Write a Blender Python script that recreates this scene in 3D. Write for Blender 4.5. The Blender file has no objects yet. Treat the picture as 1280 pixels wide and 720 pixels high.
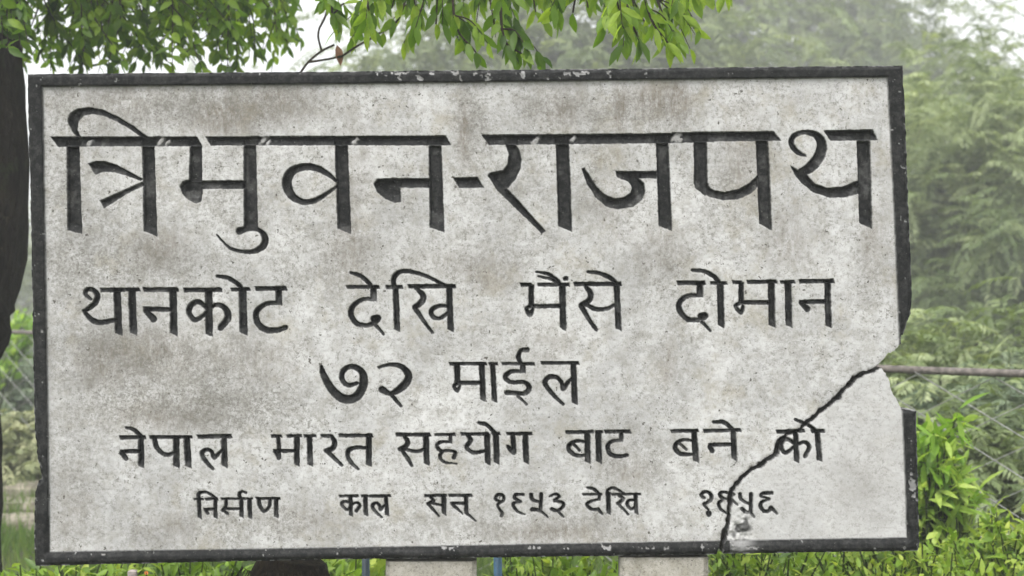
import bpy, math, random
import numpy as np
from mathutils import Vector
R = math.radians
random.seed(7)
rng = np.random.default_rng(11)
SC = bpy.context.scene
COL = SC.collection

# ------------------------------------------------------------------ camera, sky, sun, exposure
CAMZ, FPX, DS = 1.30, 1777.8, 2.60            # camera height, focal length in photo pixels, distance to the sign
cam = bpy.data.cameras.new('camera'); camo = bpy.data.objects.new('camera', cam); COL.objects.link(camo)
camo.location = (0, 0, CAMZ); camo.rotation_euler = (R(90), 0, 0)
cam.lens = 50; cam.sensor_width = 36; cam.clip_start = 0.05; cam.clip_end = 3000
cam.dof.use_dof = True; cam.dof.focus_distance = DS; cam.dof.aperture_fstop = 6.3
SC.camera = camo
SUN_EL, SUN_AZ = 58.0, 205.0                  # azimuth measured clockwise from +Y
world = bpy.data.worlds.new('World'); SC.world = world; world.use_nodes = True
wn, wl = world.node_tree.nodes, world.node_tree.links
sky = wn.new('ShaderNodeTexSky'); sky.sky_type = 'NISHITA'; sky.sun_disc = False
sky.sun_elevation = R(SUN_EL); sky.sun_rotation = R(SUN_AZ); sky.air_density = 1.0; sky.dust_density = 4.0; sky.ozone_density = 1.0
hs = wn.new('ShaderNodeHueSaturation'); hs.inputs['Saturation'].default_value = 0.12      # overcast: the cloud layer takes the blue out
bg = wn['Background']; bg.inputs['Strength'].default_value = 0.15
wl.new(sky.outputs['Color'], hs.inputs['Color']); wl.new(hs.outputs['Color'], bg.inputs['Color'])
sun = bpy.data.lights.new('sun', 'SUN'); sun.energy = 1.3; sun.angle = R(40); sun.color = (1.0, 0.985, 0.96)
suno = bpy.data.objects.new('sun', sun); COL.objects.link(suno)
az, el = R(SUN_AZ), R(SUN_EL)
sd = Vector((math.sin(az)*math.cos(el), math.cos(az)*math.cos(el), math.sin(el)))
suno.rotation_euler = sd.to_track_quat('Z', 'Y').to_euler()
vs = SC.view_settings; vs.view_transform = 'Standard'; vs.look = 'None'; vs.gamma = 1.0; vs.use_curve_mapping = False
vs.exposure = 1.36
SC.cycles.volume_bounces = 1; SC.cycles.max_bounces = 8; SC.cycles.transmission_bounces = 4
SC.cycles.volume_step_rate = 4.0; SC.cycles.use_denoising = True

# ------------------------------------------------------------------ helpers
def W(px, py, D):                              # the world point at distance D seen at a photo pixel
    return np.array([(px-640)/FPX*D, D, CAMZ-(py-360)/FPX*D])
def tag(o, label=None, cat=None, group=None, kind=None):
    if label: o['label'] = label
    if cat: o['category'] = cat
    if group: o['group'] = group
    if kind: o['kind'] = kind
    return o
def empty(name, loc, label, cat, group=None):
    o = bpy.data.objects.new(name, None); COL.objects.link(o); o.location = loc; o.empty_display_size = 0.1
    return tag(o, label, cat, group)
def link(name, verts, faces, mat, parent=None, smooth=False, attrs=None):
    """verts (n,3) in world space; faces: list of index arrays of equal width, or a ragged list"""
    me = bpy.data.meshes.new(name)
    verts = np.asarray(verts, np.float32)
    if isinstance(faces, np.ndarray): fl = [faces]
    elif len(faces) and isinstance(faces[0], np.ndarray) and faces[0].ndim == 2: fl = faces
    else: fl = None
    o = bpy.data.objects.new(name, me)
    org = np.zeros(3, np.float32)
    if parent is not None:
        p = parent
        while p is not None:
            org += np.array(p.location, np.float32); p = p.parent
    v = verts - org
    if fl is None:
        me.from_pydata(v.tolist(), [], [list(map(int, f)) for f in faces])
    else:
        loops = np.concatenate([f.ravel() for f in fl]).astype(np.int32)
        tot = np.concatenate([np.full(len(f), f.shape[1], np.int32) for f in fl])
        st = np.concatenate([[0], np.cumsum(tot)[:-1]]).astype(np.int32)
        me.vertices.add(len(v)); me.vertices.foreach_set('co', v.ravel())
        me.loops.add(len(loops)); me.loops.foreach_set('vertex_index', loops)
        me.polygons.add(len(tot)); me.polygons.foreach_set('loop_start', st)
        me.update(calc_edges=True)
    if attrs:
        for k, a in attrs.items():
            at = me.attributes.new(k, 'FLOAT', 'POINT'); at.data.foreach_set('value', np.asarray(a, np.float32))
    if smooth: me.polygons.foreach_set('use_smooth', np.ones(len(me.polygons), bool))
    me.update(); me.validate()
    if mat: me.materials.append(mat)
    COL.objects.link(o)
    if parent is not None: o.parent = parent
    return o
class Geo:                                     # collects tubes and boxes for ONE mesh
    def __init__(s): s.v, s.f, s.n = [], [], 0
    def add(s, v, f):
        s.v.append(np.asarray(v, float)); s.f += [[i+s.n for i in q] for q in f]; s.n += len(v)
    def tube(s, pts, rad, k=8, bump=0.0, seed=0):
        pts = [np.asarray(p, float) for p in pts]; n = len(pts); rg = np.random.default_rng(seed)
        rad = [rad]*n if np.isscalar(rad) else rad
        V = []; up = np.array([0.31, 0.2, 0.93])
        ph = rg.uniform(0, 6.28, 4)
        for i in range(n):
            t = pts[min(i+1, n-1)]-pts[max(i-1, 0)]; t = t/(np.linalg.norm(t)+1e-9)
            a = np.cross(t, up)
            if np.linalg.norm(a) < .05: a = np.cross(t, [1, 0, 0])
            a /= np.linalg.norm(a); b = np.cross(t, a)
            for j in range(k):
                th = 2*math.pi*j/k
                r = rad[i]*(1+bump*(math.sin(3*th+ph[0]+i*.4)*.5+math.sin(5*th+ph[1]-i*.7)*.4+rg.uniform(-.4, .4)))
                V.append(pts[i]+r*(math.cos(th)*a+math.sin(th)*b))
        F = [[i*k+j, i*k+(j+1) % k, (i+1)*k+(j+1) % k, (i+1)*k+j] for i in range(n-1) for j in range(k)]
        F += [list(range(k))[::-1], [(n-1)*k+j for j in range(k)]]
        s.add(V, F)
    def box(s, c, d, bev=0.0, jit=0.0, seed=0):
        c = np.asarray(c, float); h = np.asarray(d, float)/2; b = min(bev, *h*.9)
        V = []; rg = np.random.default_rng(seed)
        for z in (-1, 1):
            for ins in ((b, 0), (0, b)) if z < 0 else ((0, b), (b, 0)):
                q, dz = ins
                hx, hy = h[0]-q, h[1]-q
                for x, y in ((-hx, -hy+b*.6), (-hx+b*.6, -hy), (hx-b*.6, -hy), (hx, -hy+b*.6), (hx, hy-b*.6), (hx-b*.6, hy), (-hx+b*.6, hy), (-hx, hy-b*.6)):
                    V.append(c+np.array([x, y, z*(h[2]-(dz if q == 0 else 0))])+rg.uniform(-jit, jit, 3))
        F = [list(range(8))[::-1], [24+i for i in range(8)]]
        for r in range(3): F += [[r*8+i, r*8+(i+1) % 8, r*8+8+(i+1) % 8, r*8+8+i] for i in range(8)]
        s.add(V, F)
    def build(s, name, mat, parent=None, smooth=False):
        return link(name, np.concatenate(s.v), s.f, mat, parent, smooth)
def noise2(x, y, seed=0):                      # smooth value noise, about -1..1
    xi = np.floor(x).astype(np.int64); yi = np.floor(y).astype(np.int64)
    fx = x-xi; fy = y-yi; fx = fx*fx*(3-2*fx); fy = fy*fy*(3-2*fy)
    def h(a, b):
        n = (a*374761393+b*668265263+seed*1442695041) & 0x7fffffff
        n = ((n ^ (n >> 13))*1274126177) & 0x7fffffff
        return ((n ^ (n >> 16)) & 0xffff)/32767.5-1
    return (h(xi, yi)*(1-fx)+h(xi+1, yi)*fx)*(1-fy)+(h(xi, yi+1)*(1-fx)+h(xi+1, yi+1)*fx)*fy
def sstep(a, b, x):
    t = np.clip((x-a)/(b-a), 0, 1); return t*t*(3-2*t)

# ------------------------------------------------------------------ materials
def newmat(name):
    m = bpy.data.materials.new(name); m.use_nodes = True
    nt = m.node_tree; return m, nt.nodes, nt.links, nt.nodes['Principled BSDF']
def node(N, t, **kw):
    n = N.new(t)
    for k, v in kw.items():
        if k in n.inputs: n.inputs[k].default_value = v
        else: setattr(n, k, v)
    return n
def ramp(N, L, src, stops):
    r = N.new('ShaderNodeValToRGB'); e = r.color_ramp.elements
    while len(e) < len(stops): e.new(0.5)
    for q, (p, c) in zip(e, stops): q.position = p; q.color = (*c, 1) if not np.isscalar(c) else (c, c, c, 1)
    L.new(src, r.inputs['Fac']); return r.outputs['Color']
def mix(N, L, fac, a, b, mode='MIX'):
    m = N.new('ShaderNodeMix'); m.data_type = 'RGBA'; m.blend_type = mode
    for sock, v in ((m.inputs[0], fac), (m.inputs[6], a), (m.inputs[7], b)):
        if hasattr(v, 'links'): L.new(v, sock)
        elif np.isscalar(v): sock.default_value = v
        else: sock.default_value = (*v, 1)
    return m.outputs[2]
def coord(N, L, scale=(1, 1, 1)):
    g = N.new('ShaderNodeTexCoord'); mp = N.new('ShaderNodeMapping'); mp.inputs['Scale'].default_value = scale
    L.new(g.outputs['Object'], mp.inputs['Vector']); return mp.outputs['Vector']
def nz(N, L, vec, scale, detail=4, rough=.6):
    n = node(N, 'ShaderNodeTexNoise', Scale=scale, Detail=detail, Roughness=rough); L.new(vec, n.inputs['Vector']); return n.outputs['Fac']
def bump(N, L, P, h, strength, dist):
    b = node(N, 'ShaderNodeBump', Strength=strength, Distance=dist); L.new(h, b.inputs['Height']); L.new(b.outputs['Normal'], P.inputs['Normal'])
def attr(N, name):
    a = N.new('ShaderNodeAttribute'); a.attribute_name = name; return a.outputs['Fac']

def concrete_mat(name, base=(.418, .417, .412), contrast=1.0, board=True):
    m, N, L, P = newmat(name)
    v = coord(N, L)
    big = nz(N, L, v, 7, 5, .65)
    k_ = contrast
    c = mix(N, L, ramp(N, L, big, [(.36, 0), (.64, 1)]), [x*(1-.24*k_) for x in base], [min(1, x*(1+.10*k_)) for x in base])
    mid = nz(N, L, v, 36, 6, .75)
    c = mix(N, L, ramp(N, L, mid, [(.38, .55*k_), (.54, 0)]), c, [base[0]*.60, base[1]*.585, base[2]*.53])
    c = mix(N, L, ramp(N, L, mid, [(.54, 0), (.70, .45)]), c, [x*1.18 for x in base])
    grain = nz(N, L, v, 150, 4, .85)
    # dark grains gather in cloudy swarms
    sw = nz(N, L, v, 17, 4, .7)
    gm = node(N, 'ShaderNodeMath', operation='MULTIPLY'); L.new(ramp(N, L, grain, [(.37, 1.0*k_), (.50, 0)]), gm.inputs[0]); L.new(ramp(N, L, sw, [(.36, 1), (.66, .4)]), gm.inputs[1])
    c = mix(N, L, gm.outputs[0], c, (base[0]*.36, base[1]*.35, base[2]*.32))
    c = mix(N, L, ramp(N, L, grain, [(.60, 0), (.76, .35)]), c, [x*1.25 for x in base])
    br = nz(N, L, v, 12, 6, .72)
    c = mix(N, L, ramp(N, L, br, [(.55, 0), (.70, .5*k_)]), c, (.235, .212, .155))
    pit = nz(N, L, v, 120, 2, .5)
    c = mix(N, L, ramp(N, L, pit, [(.26, .95), (.30, 0)]), c, (.07, .065, .058))
    if board:
        st = attr(N, 'stain')
        sv = nz(N, L, coord(N, L, (95, 1, 34)), 1.0, 6, .85)
        f = node(N, 'ShaderNodeMath', operation='MULTIPLY'); L.new(st, f.inputs[0]); L.new(ramp(N, L, sv, [(.35, 0), (.62, 1)]), f.inputs[1])
        c = mix(N, L, f.outputs[0], c, (.15, .13, .105))
        gr = node(N, 'ShaderNodeMath', operation='MULTIPLY'); L.new(attr(N, 'grime'), gr.inputs[0]); L.new(ramp(N, L, nz(N, L, v, 26, 7, .8), [(.36, 1), (.62, .12)]), gr.inputs[1])
        c = mix(N, L, gr.outputs[0], c, mix(N, L, 1.0, c, (.53, .515, .485), 'MULTIPLY'))
        g2_ = node(N, 'ShaderNodeMath', operation='MULTIPLY'); L.new(attr(N, 'grime'), g2_.inputs[0]); L.new(ramp(N, L, nz(N, L, v, 190, 3, .9), [(.42, .85), (.52, 0)]), g2_.inputs[1])
        c = mix(N, L, g2_.outputs[0], c, (.13, .125, .11))
        fr = attr(N, 'fresh'); f2 = node(N, 'ShaderNodeMath', operation='MULTIPLY'); L.new(fr, f2.inputs[0]); f2.inputs[1].default_value = .66
        fc = mix(N, L, ramp(N, L, big, [(.3, 0), (.7, 1)]), (.345, .343, .336), (.405, .402, .395))
        fc = mix(N, L, ramp(N, L, grain, [(.34, .75), (.5, 0)]), fc, (.25, .245, .23))
        fc = mix(N, L, gr.outputs[0], fc, (.22, .21, .19))
        c = mix(N, L, f2.outputs[0], c, fc)
        # black paint in the cut letters and on the raised border, worn thin in places
        ink = attr(N, 'ink')
        wear = nz(N, L, v, 95, 5, .75)
        pc = mix(N, L, ramp(N, L, wear, [(.45, 0), (.75, 1)]), (.006, .0065, .0065), (.038, .038, .037))
        pc = mix(N, L, ramp(N, L, nz(N, L, v, 300, 2, .6), [(.68, 0), (.76, .55)]), pc, (.22, .22, .20))
        c = mix(N, L, ink, c, pc)
        L.new(mix(N, L, ink, (.93, .93, .93), (.7, .7, .7)), P.inputs['Roughness'])
    else: P.inputs['Roughness'].default_value = .92
    L.new(c, P.inputs['Base Color']); P.inputs['Specular IOR Level'].default_value = .12
    h = mix(N, L, .5, mid, grain)
    bump(N, L, P, h, .55, .0022)
    return m
def leaf_mat(name, dark, mid, light, trans=.45, rough=.45):
    m, N, L, P = newmat(name)
    c = ramp(N, L, attr(N, 'tint'), [(0, dark), (.5, mid), (1, light)])
    v = coord(N, L)
    c = mix(N, L, ramp(N, L, nz(N, L, v, 60, 2, .6), [(.35, .35), (.65, 0)]), c, [x*.6 for x in mid])
    P.inputs['Roughness'].default_value = rough; P.inputs['Specular IOR Level'].default_value = .35
    L.new(c, P.inputs['Base Color'])
    t = N.new('ShaderNodeBsdfTranslucent'); L.new(mix(N, L, 1.0, c, (1.25, 1.3, .62), 'MULTIPLY'), t.inputs['Color'])
    mx = N.new('ShaderNodeMixShader'); mx.inputs[0].default_value = trans
    L.new(P.outputs[0], mx.inputs[1]); L.new(t.outputs[0], mx.inputs[2]); L.new(mx.outputs[0], N['Material Output'].inputs['Surface'])
    return m
def bark_mat(name, a, b, scale=26):
    m, N, L, P = newmat(name)
    v = coord(N, L, (1, 1, .35)); n = nz(N, L, v, scale, 6, .7)
    c = mix(N, L, ramp(N, L, n, [(.35, 0), (.7, 1)]), a, b)
    c = mix(N, L, ramp(N, L, nz(N, L, coord(N, L), 9, 5, .7), [(.58, 0), (.72, .6)]), c, (.030, .042, .014))
    c = mix(N, L, ramp(N, L, nz(N, L, coord(N, L), 22, 5, .75), [(.60, 0), (.72, .5)]), c, [x*3 for x in b])
    L.new(c, P.inputs['Base Color']); P.inputs['Roughness'].default_value = .95; bump(N, L, P, n, 1.0, .05); P.inputs['Specular IOR Level'].default_value = .1; return m
def plain_mat(name, a, b, scale=40, rough=.7, metal=0.0, bdist=.001):
    m, N, L, P = newmat(name); n = nz(N, L, coord(N, L), scale, 5, .7)
    L.new(mix(N, L, ramp(N, L, n, [(.38, 0), (.62, 1)]), a, b), P.inputs['Base Color'])
    P.inputs['Roughness'].default_value = rough; P.inputs['Metallic'].default_value = metal; bump(N, L, P, n, .5, bdist); return m

M_BOARD = concrete_mat('weathered_concrete')
M_CORE = plain_mat('crack_shade', (.035, .032, .028), (.07, .065, .055), 90, .95)  # near-black colour stands in for the shade deep in the crack
M_LEG = concrete_mat('rough_concrete', (.31, .295, .26), 1.15, False)
M_BARK = bark_mat('dark_bark', (.004, .003, .002), (.028, .022, .016))
M_TWIG = bark_mat('twig_bark', (.028, .022, .015), (.07, .055, .04), 60)
M_STEM = bark_mat('green_stem', (.03, .05, .012), (.08, .11, .03), 60)
M_PBARK = bark_mat('pale_bark', (.09, .08, .065), (.19, .17, .14), 20)
M_RUST = plain_mat('rusty_pipe', (.05, .043, .037), (.15, .13, .115), 55, .8)
M_WIRE = plain_mat('dull_wire', (.20, .20, .19), (.34, .34, .32), 80, .6, .4)
M_BLUE = plain_mat('blue_paint', (.02, .07, .12), (.03, .13, .24), 60, .5)
M_DBLUE = plain_mat('dark_blue_paint', (.012, .03, .045), (.02, .055, .08), 60, .5)
M_WHITE = plain_mat('chalky_paint', (.2, .17, .16), (.34, .29, .27), 60, .8)
M_ORANGE = plain_mat('orange_petal', (.5, .14, .02), (.7, .22, .04), 60, .6)
M_DEAD = plain_mat('dry_leaf', (.13, .06, .03), (.26, .13, .075), 80, .8)
M_STONE = plain_mat('brown_stone', (.11, .095, .07), (.25, .225, .175), 14, .95, 0, .02)
M_STUMP = bark_mat('dark_wood', (.009, .007, .005), (.05, .036, .02), 34)  # very dark brown wood for the stump
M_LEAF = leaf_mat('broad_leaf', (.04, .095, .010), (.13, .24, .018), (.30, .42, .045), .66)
M_LEAF_D = leaf_mat('darker_leaf', (.035, .085, .008), (.125, .235, .016), (.25, .37, .03), .66)  # slightly darker greens for the sprays at the left
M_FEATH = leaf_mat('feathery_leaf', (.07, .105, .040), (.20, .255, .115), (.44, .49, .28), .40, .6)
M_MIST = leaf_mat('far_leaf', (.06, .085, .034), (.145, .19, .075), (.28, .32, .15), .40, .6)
M_BUSH = leaf_mat('bright_leaf', (.06, .14, .014), (.20, .35, .035), (.46, .56, .14), .48)
M_HEDGE = leaf_mat('hedge_leaf', (.045, .10, .012), (.19, .31, .03), (.48, .55, .11), .45)
M_SILVER = leaf_mat('silver_leaf', (.075, .115, .062), (.145, .195, .115), (.25, .30, .19), .3, .6)
M_PALE = leaf_mat('pale_leaf', (.085, .105, .045), (.20, .225, .105), (.38, .38, .22), .3, .6)
M_GRASS = leaf_mat('grass_blade', (.045, .095, .015), (.10, .17, .028), (.21, .26, .07), .35)
def ground_mat():
    m, N, L, P = newmat('grassy_soil'); v = coord(N, L)
    a = nz(N, L, v, 2.2, 7, .7); b = nz(N, L, v, 30, 5, .7)
    c = mix(N, L, ramp(N, L, a, [(.4, 0), (.62, 1)]), (.055, .085, .022), (.10, .095, .055))
    c = mix(N, L, ramp(N, L, b, [(.35, .6), (.6, 0)]), c, (.03, .04, .014))
    L.new(c, P.inputs['Base Color']); P.inputs['Roughness'].default_value = 1; bump(N, L, P, b, .8, .04); return m
M_GROUND = ground_mat()

# ------------------------------------------------------------------ ground
def ground_z(x, y):
    return .05*noise2(x*.5, y*.5, 3)+.02*noise2(x*2, y*2, 4)-np.clip(y-9.5, 0, 40)*.06+np.clip(y-60, 0, 500)*.05
gx = np.concatenate([[-900, -400, -150, -60, -30], np.linspace(-16, 16, 120), [30, 60, 150, 400, 900]])
gy = np.concatenate([[-300, -60, -20, -6], np.linspace(-2, 30, 120), [40, 60, 100, 200, 500, 1400]])
GX, GY = np.meshgrid(gx, gy); n0, n1 = GX.shape
idx = np.arange(n0*n1).reshape(n0, n1)
gf = np.stack([idx[:-1, :-1], idx[:-1, 1:], idx[1:, 1:], idx[1:, :-1]], -1).reshape(-1, 4)
tag(link('ground', np.stack([GX, GY, ground_z(GX, GY)], -1).reshape(-1, 3), gf, M_GROUND, None, True), kind='structure')

# ------------------------------------------------------------------ THE SIGN: one height field, traced on the board's plane
# crop frames in which the lettering was traced: origin and scale
CR = dict(A=(0, 80, 2.8812), B=(300, 80, 2.8812), C=(580, 80, 2.8812), D=(840, 80, 2.8812), E=(80, 320, 3.6), F=(380, 320, 3.6),
          G=(620, 320, 3.6), H=(820, 320, 3.6), I=(130, 510, 4.5), J=(390, 510, 4.2667), K=(670, 510, 4.5), L=(820, 430, 2.5706), P=(235, 605, 9.846), Q=(415, 605, 6.919), S=(600, 605, 5.818), U=(860, 600, 9.846), V=(540, 525, 9.846))
STEP = 0.9
X0, X1, Y0, Y1 = 26.0, 1158.0, 74.0, 714.0
xs = np.arange(X0, X1, STEP); ys = np.arange(Y0, Y1, STEP)
PX, PY = np.meshgrid(xs, ys)
NYg, NXg = PX.shape
jx = .3*noise2(PX*.15, PY*.15, 21)+.2*noise2(PX*.6, PY*.6, 22)
jy = .3*noise2(PX*.15, PY*.15, 23)+.2*noise2(PX*.6, PY*.6, 24)
def window(pts, pad):
    p = np.asarray(pts); lo = p.min(0)-pad; hi = p.max(0)+pad
    a = max(0, int((lo[0]-X0)/STEP)); b = min(NXg, int((hi[0]-X0)/STEP)+2)
    c = max(0, int((lo[1]-Y0)/STEP)); d = min(NYg, int((hi[1]-Y0)/STEP)+2)
    return slice(c, d), slice(a, b)
def seg_dist(x, y, a, b):
    d = np.asarray(b, float)-a; l = d@d+1e-12
    t = np.clip(((x-a[0])*d[0]+(y-a[1])*d[1])/l, 0, 1)
    return np.hypot(x-a[0]-t*d[0], y-a[1]-t*d[1]), t
def poly_in(x, y, P):                          # signed distance, positive inside
    P = np.asarray(P, float); n = len(P); D = np.full(x.shape, 1e9); ins = np.zeros(x.shape, bool)
    for i in range(n):
        a, b = P[i], P[(i+1) % n]
        D = np.minimum(D, seg_dist(x, y, a, b)[0])
        c = ((a[1] > y) != (b[1] > y))
        with np.errstate(divide='ignore', invalid='ignore'):
            ins ^= c & (x < (b[0]-a[0])*(y-a[1])/(b[1]-a[1]+1e-12)+a[0])
    return np.where(ins, D, -D)
def crom(P, k=6):
    P = np.asarray(P, float)
    if len(P) < 3: return P
    Q = np.vstack([2*P[0]-P[1], P, 2*P[-1]-P[-2]]); out = []
    for i in range(1, len(Q)-2):
        for t in np.linspace(0, 1, k, endpoint=False):
            a, b, c, d = Q[i-1:i+3]
            out.append(.5*((2*b)+(-a+c)*t+(2*a-5*b+4*c-d)*t*t+(-a+3*b-3*c+d)*t**3))
    out.append(P[-1]); return np.array(out)
WD = np.full(PX.shape, -50.0); WID = np.full(PX.shape, -1, np.int16)
def put(sl, d, wid):
    cur = WD[sl]; up = d > cur
    WID[sl] = np.where(up, wid, WID[sl]); WD[sl] = np.where(up, d, cur)
def cv(cr, pts):
    ox, oy, s = CR[cr]; p = np.asarray(pts, float).copy(); p[:, 0] = p[:, 0]/s+ox; p[:, 1] = p[:, 1]/s+oy; return p
WORDS = []
def word(name): WORDS.append(name); return len(WORDS)-1
def poly(cr, pts, curve=False):
    p = cv(cr, pts)
    sl = window(p, 8); put(sl, poly_in(PX[sl]+jx[sl], PY[sl]+jy[sl], p), len(WORDS)-1)
def stroke(cr, pts, grow=1.0):                 # pts: (x, y, width), a curved stroke of varying width
    s = CR[cr][2]; a = np.asarray(pts, float); q = a.copy(); q[:, :2] = cv(cr, a[:, :2]); q[:, 2] = a[:, 2]/s/2*grow*(1.1 if cr in 'EFGHIJKL' else 1)
    q = crom(q); sl = window(q[:, :2], 16); x, y = PX[sl]+jx[sl]*.8, PY[sl]+jy[sl]*.8
    best = np.full(x.shape, -50.0)
    for i in range(len(q)-1):
        d, t = seg_dist(x, y, q[i, :2], q[i+1, :2])
        best = np.maximum(best, q[i, 2]+(q[i+1, 2]-q[i, 2])*t-d)
    put(sl, best, len(WORDS)-1)
def bar(cr, x0, y0, x1, y1, w):                # a straight cut with chisel-square, slightly slanted ends
    a = np.array([x0, y0], float); b = np.array([x1, y1], float); d = (b-a)/np.linalg.norm(b-a); n = np.array([-d[1], d[0]])*w/2
    if cr in 'EFGHIJKL': n = n*1.1
    if abs(d[0]) > abs(d[1]): e = d*w*.28; P = [a-n-e*.6, b-n-e*.4, b+n+e, a+n+e*.4]
    else: e = d*w*.28; P = [a-n-e*0, a+n, b+n-e, b-n+e]
    poly(cr, P)

# --- title, first word
word('t1')
poly('A', [(183, 262), (334, 262), (708, 262), (728, 296), (330, 297), (208, 298)])
poly('A', [(740, 262), (930, 261), (1000, 261), (1000, 293), (758, 294)])
poly('B', [(40, 261), (740, 258), (760, 293), (40, 293)])
poly('A', [(288, 268), (268, 255), (254, 232), (243, 205), (252, 178), (278, 162), (320, 157), (370, 165), (430, 193), (480, 224), (534, 264), (516, 268),
           (470, 236), (420, 207), (372, 186), (330, 180), (300, 187), (282, 205), (278, 235), (290, 262)])
poly('A', [(240, 296), (285, 296), (295, 612), (243, 598)])
poly('A', [(318, 358), (345, 351), (375, 351), (420, 364), (470, 390), (514, 414), (508, 421), (460, 404), (410, 390), (372, 388), (343, 400)])
poly('A', [(360, 492), (512, 425), (522, 436), (450, 472), (374, 520)])
poly('A', [(512, 296), (556, 296), (566, 622), (518, 602)])
poly('A', [(684, 294), (727, 294), (728, 428), (680, 428)])
poly('A', [(648, 440), (655, 425), (672, 418), (728, 420), (729, 470), (724, 494), (708, 502), (690, 496), (668, 482), (654, 462)])
poly('A', [(724, 420), (885, 420), (885, 450), (724, 450)])
poly('B', [(13, 290), (57, 290), (64, 592), (14, 592)])
stroke('B', [(-2, 602, 26), (35, 592, 20), (70, 600, 16), (90, 625, 22), (84, 655, 24), (50, 675, 18), (8, 676, 13), (-40, 660, 10), (-84, 616, 5)])
stroke('B', [(354, 428, 8), (312, 394, 18), (270, 374, 24), (225, 372, 26), (184, 390, 32), (168, 430, 34), (186, 474, 28), (225, 497, 21), (270, 492, 18), (314, 466, 14), (354, 438, 6)])
poly('B', [(342, 292), (388, 292), (400, 612), (352, 594)])
poly('B', [(680, 292), (725, 292), (736, 606), (684, 588)])
poly('B', [(545, 412), (684, 412), (684, 446), (560, 446)])
poly('B', [(482, 432), (495, 414), (548, 412), (578, 448), (579, 496), (560, 501), (525, 487), (495, 463)])
# --- hyphen
word('hy'); poly('B', [(768, 410), (855, 408), (878, 445), (790, 447)])
# --- title, second word
word('t2')
poly('C', [(64, 256), (736, 250), (900, 247), (900, 281), (756, 285), (90, 292)])
poly('D', [(0, 247), (365, 243), (392, 276), (0, 281)])
poly('C', [(148, 290), (185, 290), (200, 312), (207, 345), (203, 380), (188, 412), (160, 446), (142, 455), (112, 430), (85, 404), (92, 392), (115, 388), (142, 382), (158, 360), (162, 325)])
poly('C', [(86, 402), (112, 408), (142, 440), (162, 455), (294, 602), (280, 611), (205, 538), (120, 455)])
poly('C', [(331, 288), (378, 288), (390, 606), (340, 584)])
poly('C', [(692, 284), (737, 284), (749, 600), (702, 584)])
poly('C', [(545, 386), (695, 386), (695, 412), (590, 412), (552, 410)])
poly('C', [(545, 388), (592, 392), (625, 405), (648, 430), (653, 458), (642, 490), (605, 516), (555, 524), (510, 512), (474, 480), (444, 432), (424, 378), (434, 375),
           (452, 402), (474, 438), (503, 468), (540, 484), (575, 482), (600, 465), (606, 445), (592, 424), (562, 413)])
poly('D', [(79, 277), (126, 277), (128, 425), (136, 446), (120, 476), (84, 446), (80, 430)])
poly('D', [(118, 432), (132, 442), (152, 456), (190, 462), (240, 452), (280, 430), (310, 400), (314, 440), (280, 469), (235, 488), (180, 491), (132, 477), (108, 460)])
poly('D', [(302, 276), (347, 276), (361, 600), (315, 575)])
stroke('D', [(482, 330, 7), (452, 318, 16), (430, 286, 20), (442, 258, 18), (480, 246, 16), (522, 258, 26), (540, 292, 36), (530, 335, 38), (500, 372, 38), (468, 390, 28)])
poly('D', [(427, 366), (455, 384), (485, 392), (496, 412), (516, 432), (560, 447), (612, 443), (674, 418), (674, 466), (622, 481), (568, 481), (508, 462), (466, 428), (440, 396)])
poly('D', [(548, 240), (722, 236), (741, 275), (572, 277)])
poly('D', [(666, 275), (714, 275), (722, 594), (675, 573)])
# --- second line
word('l2a')
stroke('E', [(120, 196, 9), (96, 172, 14), (105, 152, 15), (134, 156, 18), (150, 182, 21), (138, 215, 20), (105, 240, 16), (88, 248, 12)])
stroke('E', [(90, 250, 14), (122, 286, 19), (165, 300, 19), (230, 288, 16)])
bar('E', 165, 154, 268, 153, 16); bar('E', 238, 158, 246, 352, 27)
bar('E', 274, 152, 338, 152, 13); bar('E', 305, 156, 312, 350, 28)
bar('E', 358, 152, 512, 152, 16); bar('E', 490, 156, 494, 352, 27); bar('E', 360, 240, 486, 242, 17); stroke('E', [(368, 248, 20), (402, 284, 26)])
bar('E', 540, 153, 708, 153, 16); bar('E', 650, 156, 653, 356, 27)
stroke('E', [(642, 234, 14), (605, 207, 18), (572, 222, 20), (562, 255, 20), (588, 288, 18), (625, 270, 14), (655, 236, 13), (692, 220, 17), (728, 240, 22), (738, 280, 25), (704, 324, 22)])
bar('E', 752, 152, 835, 150, 13); bar('E', 803, 152, 808, 350, 29); stroke('E', [(690, 92, 11), (740, 100, 15), (785, 130, 16), (802, 152, 12)])
bar('E', 862, 148, 1000, 146, 17); bar('E', 965, 152, 968, 216, 23); stroke('E', [(968, 212, 15), (910, 216, 16), (867, 250, 20), (870, 300, 23), (910, 333, 23), (960, 334, 20), (996, 322, 19)])
word('l2b')
bar('F', 192, 140, 338, 140, 13); bar('F', 313, 143, 313, 198, 23)
stroke('F', [(313, 196, 14), (262, 197, 15), (218, 230, 19), (213, 270, 21), (240, 306, 19), (290, 312, 16), (325, 295, 20)]); stroke('F', [(318, 284, 30), (330, 282, 30)])
stroke('F', [(318, 305, 13), (358, 354, 8)]); stroke('F', [(210, 76, 9), (250, 88, 14), (290, 120, 15), (306, 146, 12)])
bar('F', 370, 140, 442, 140, 13); bar('F', 412, 143, 419, 336, 22); stroke('F', [(404, 142, 17), (406, 96, 19), (440, 70, 16), (500, 75, 14), (570, 100, 12), (632, 132, 11)])
bar('F', 470, 137, 680, 137, 16); stroke('F', [(505, 146, 14), (535, 178, 22), (530, 206, 22), (500, 230, 20)]); stroke('F', [(500, 236, 18), (540, 295, 13), (578, 345, 10)])
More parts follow.
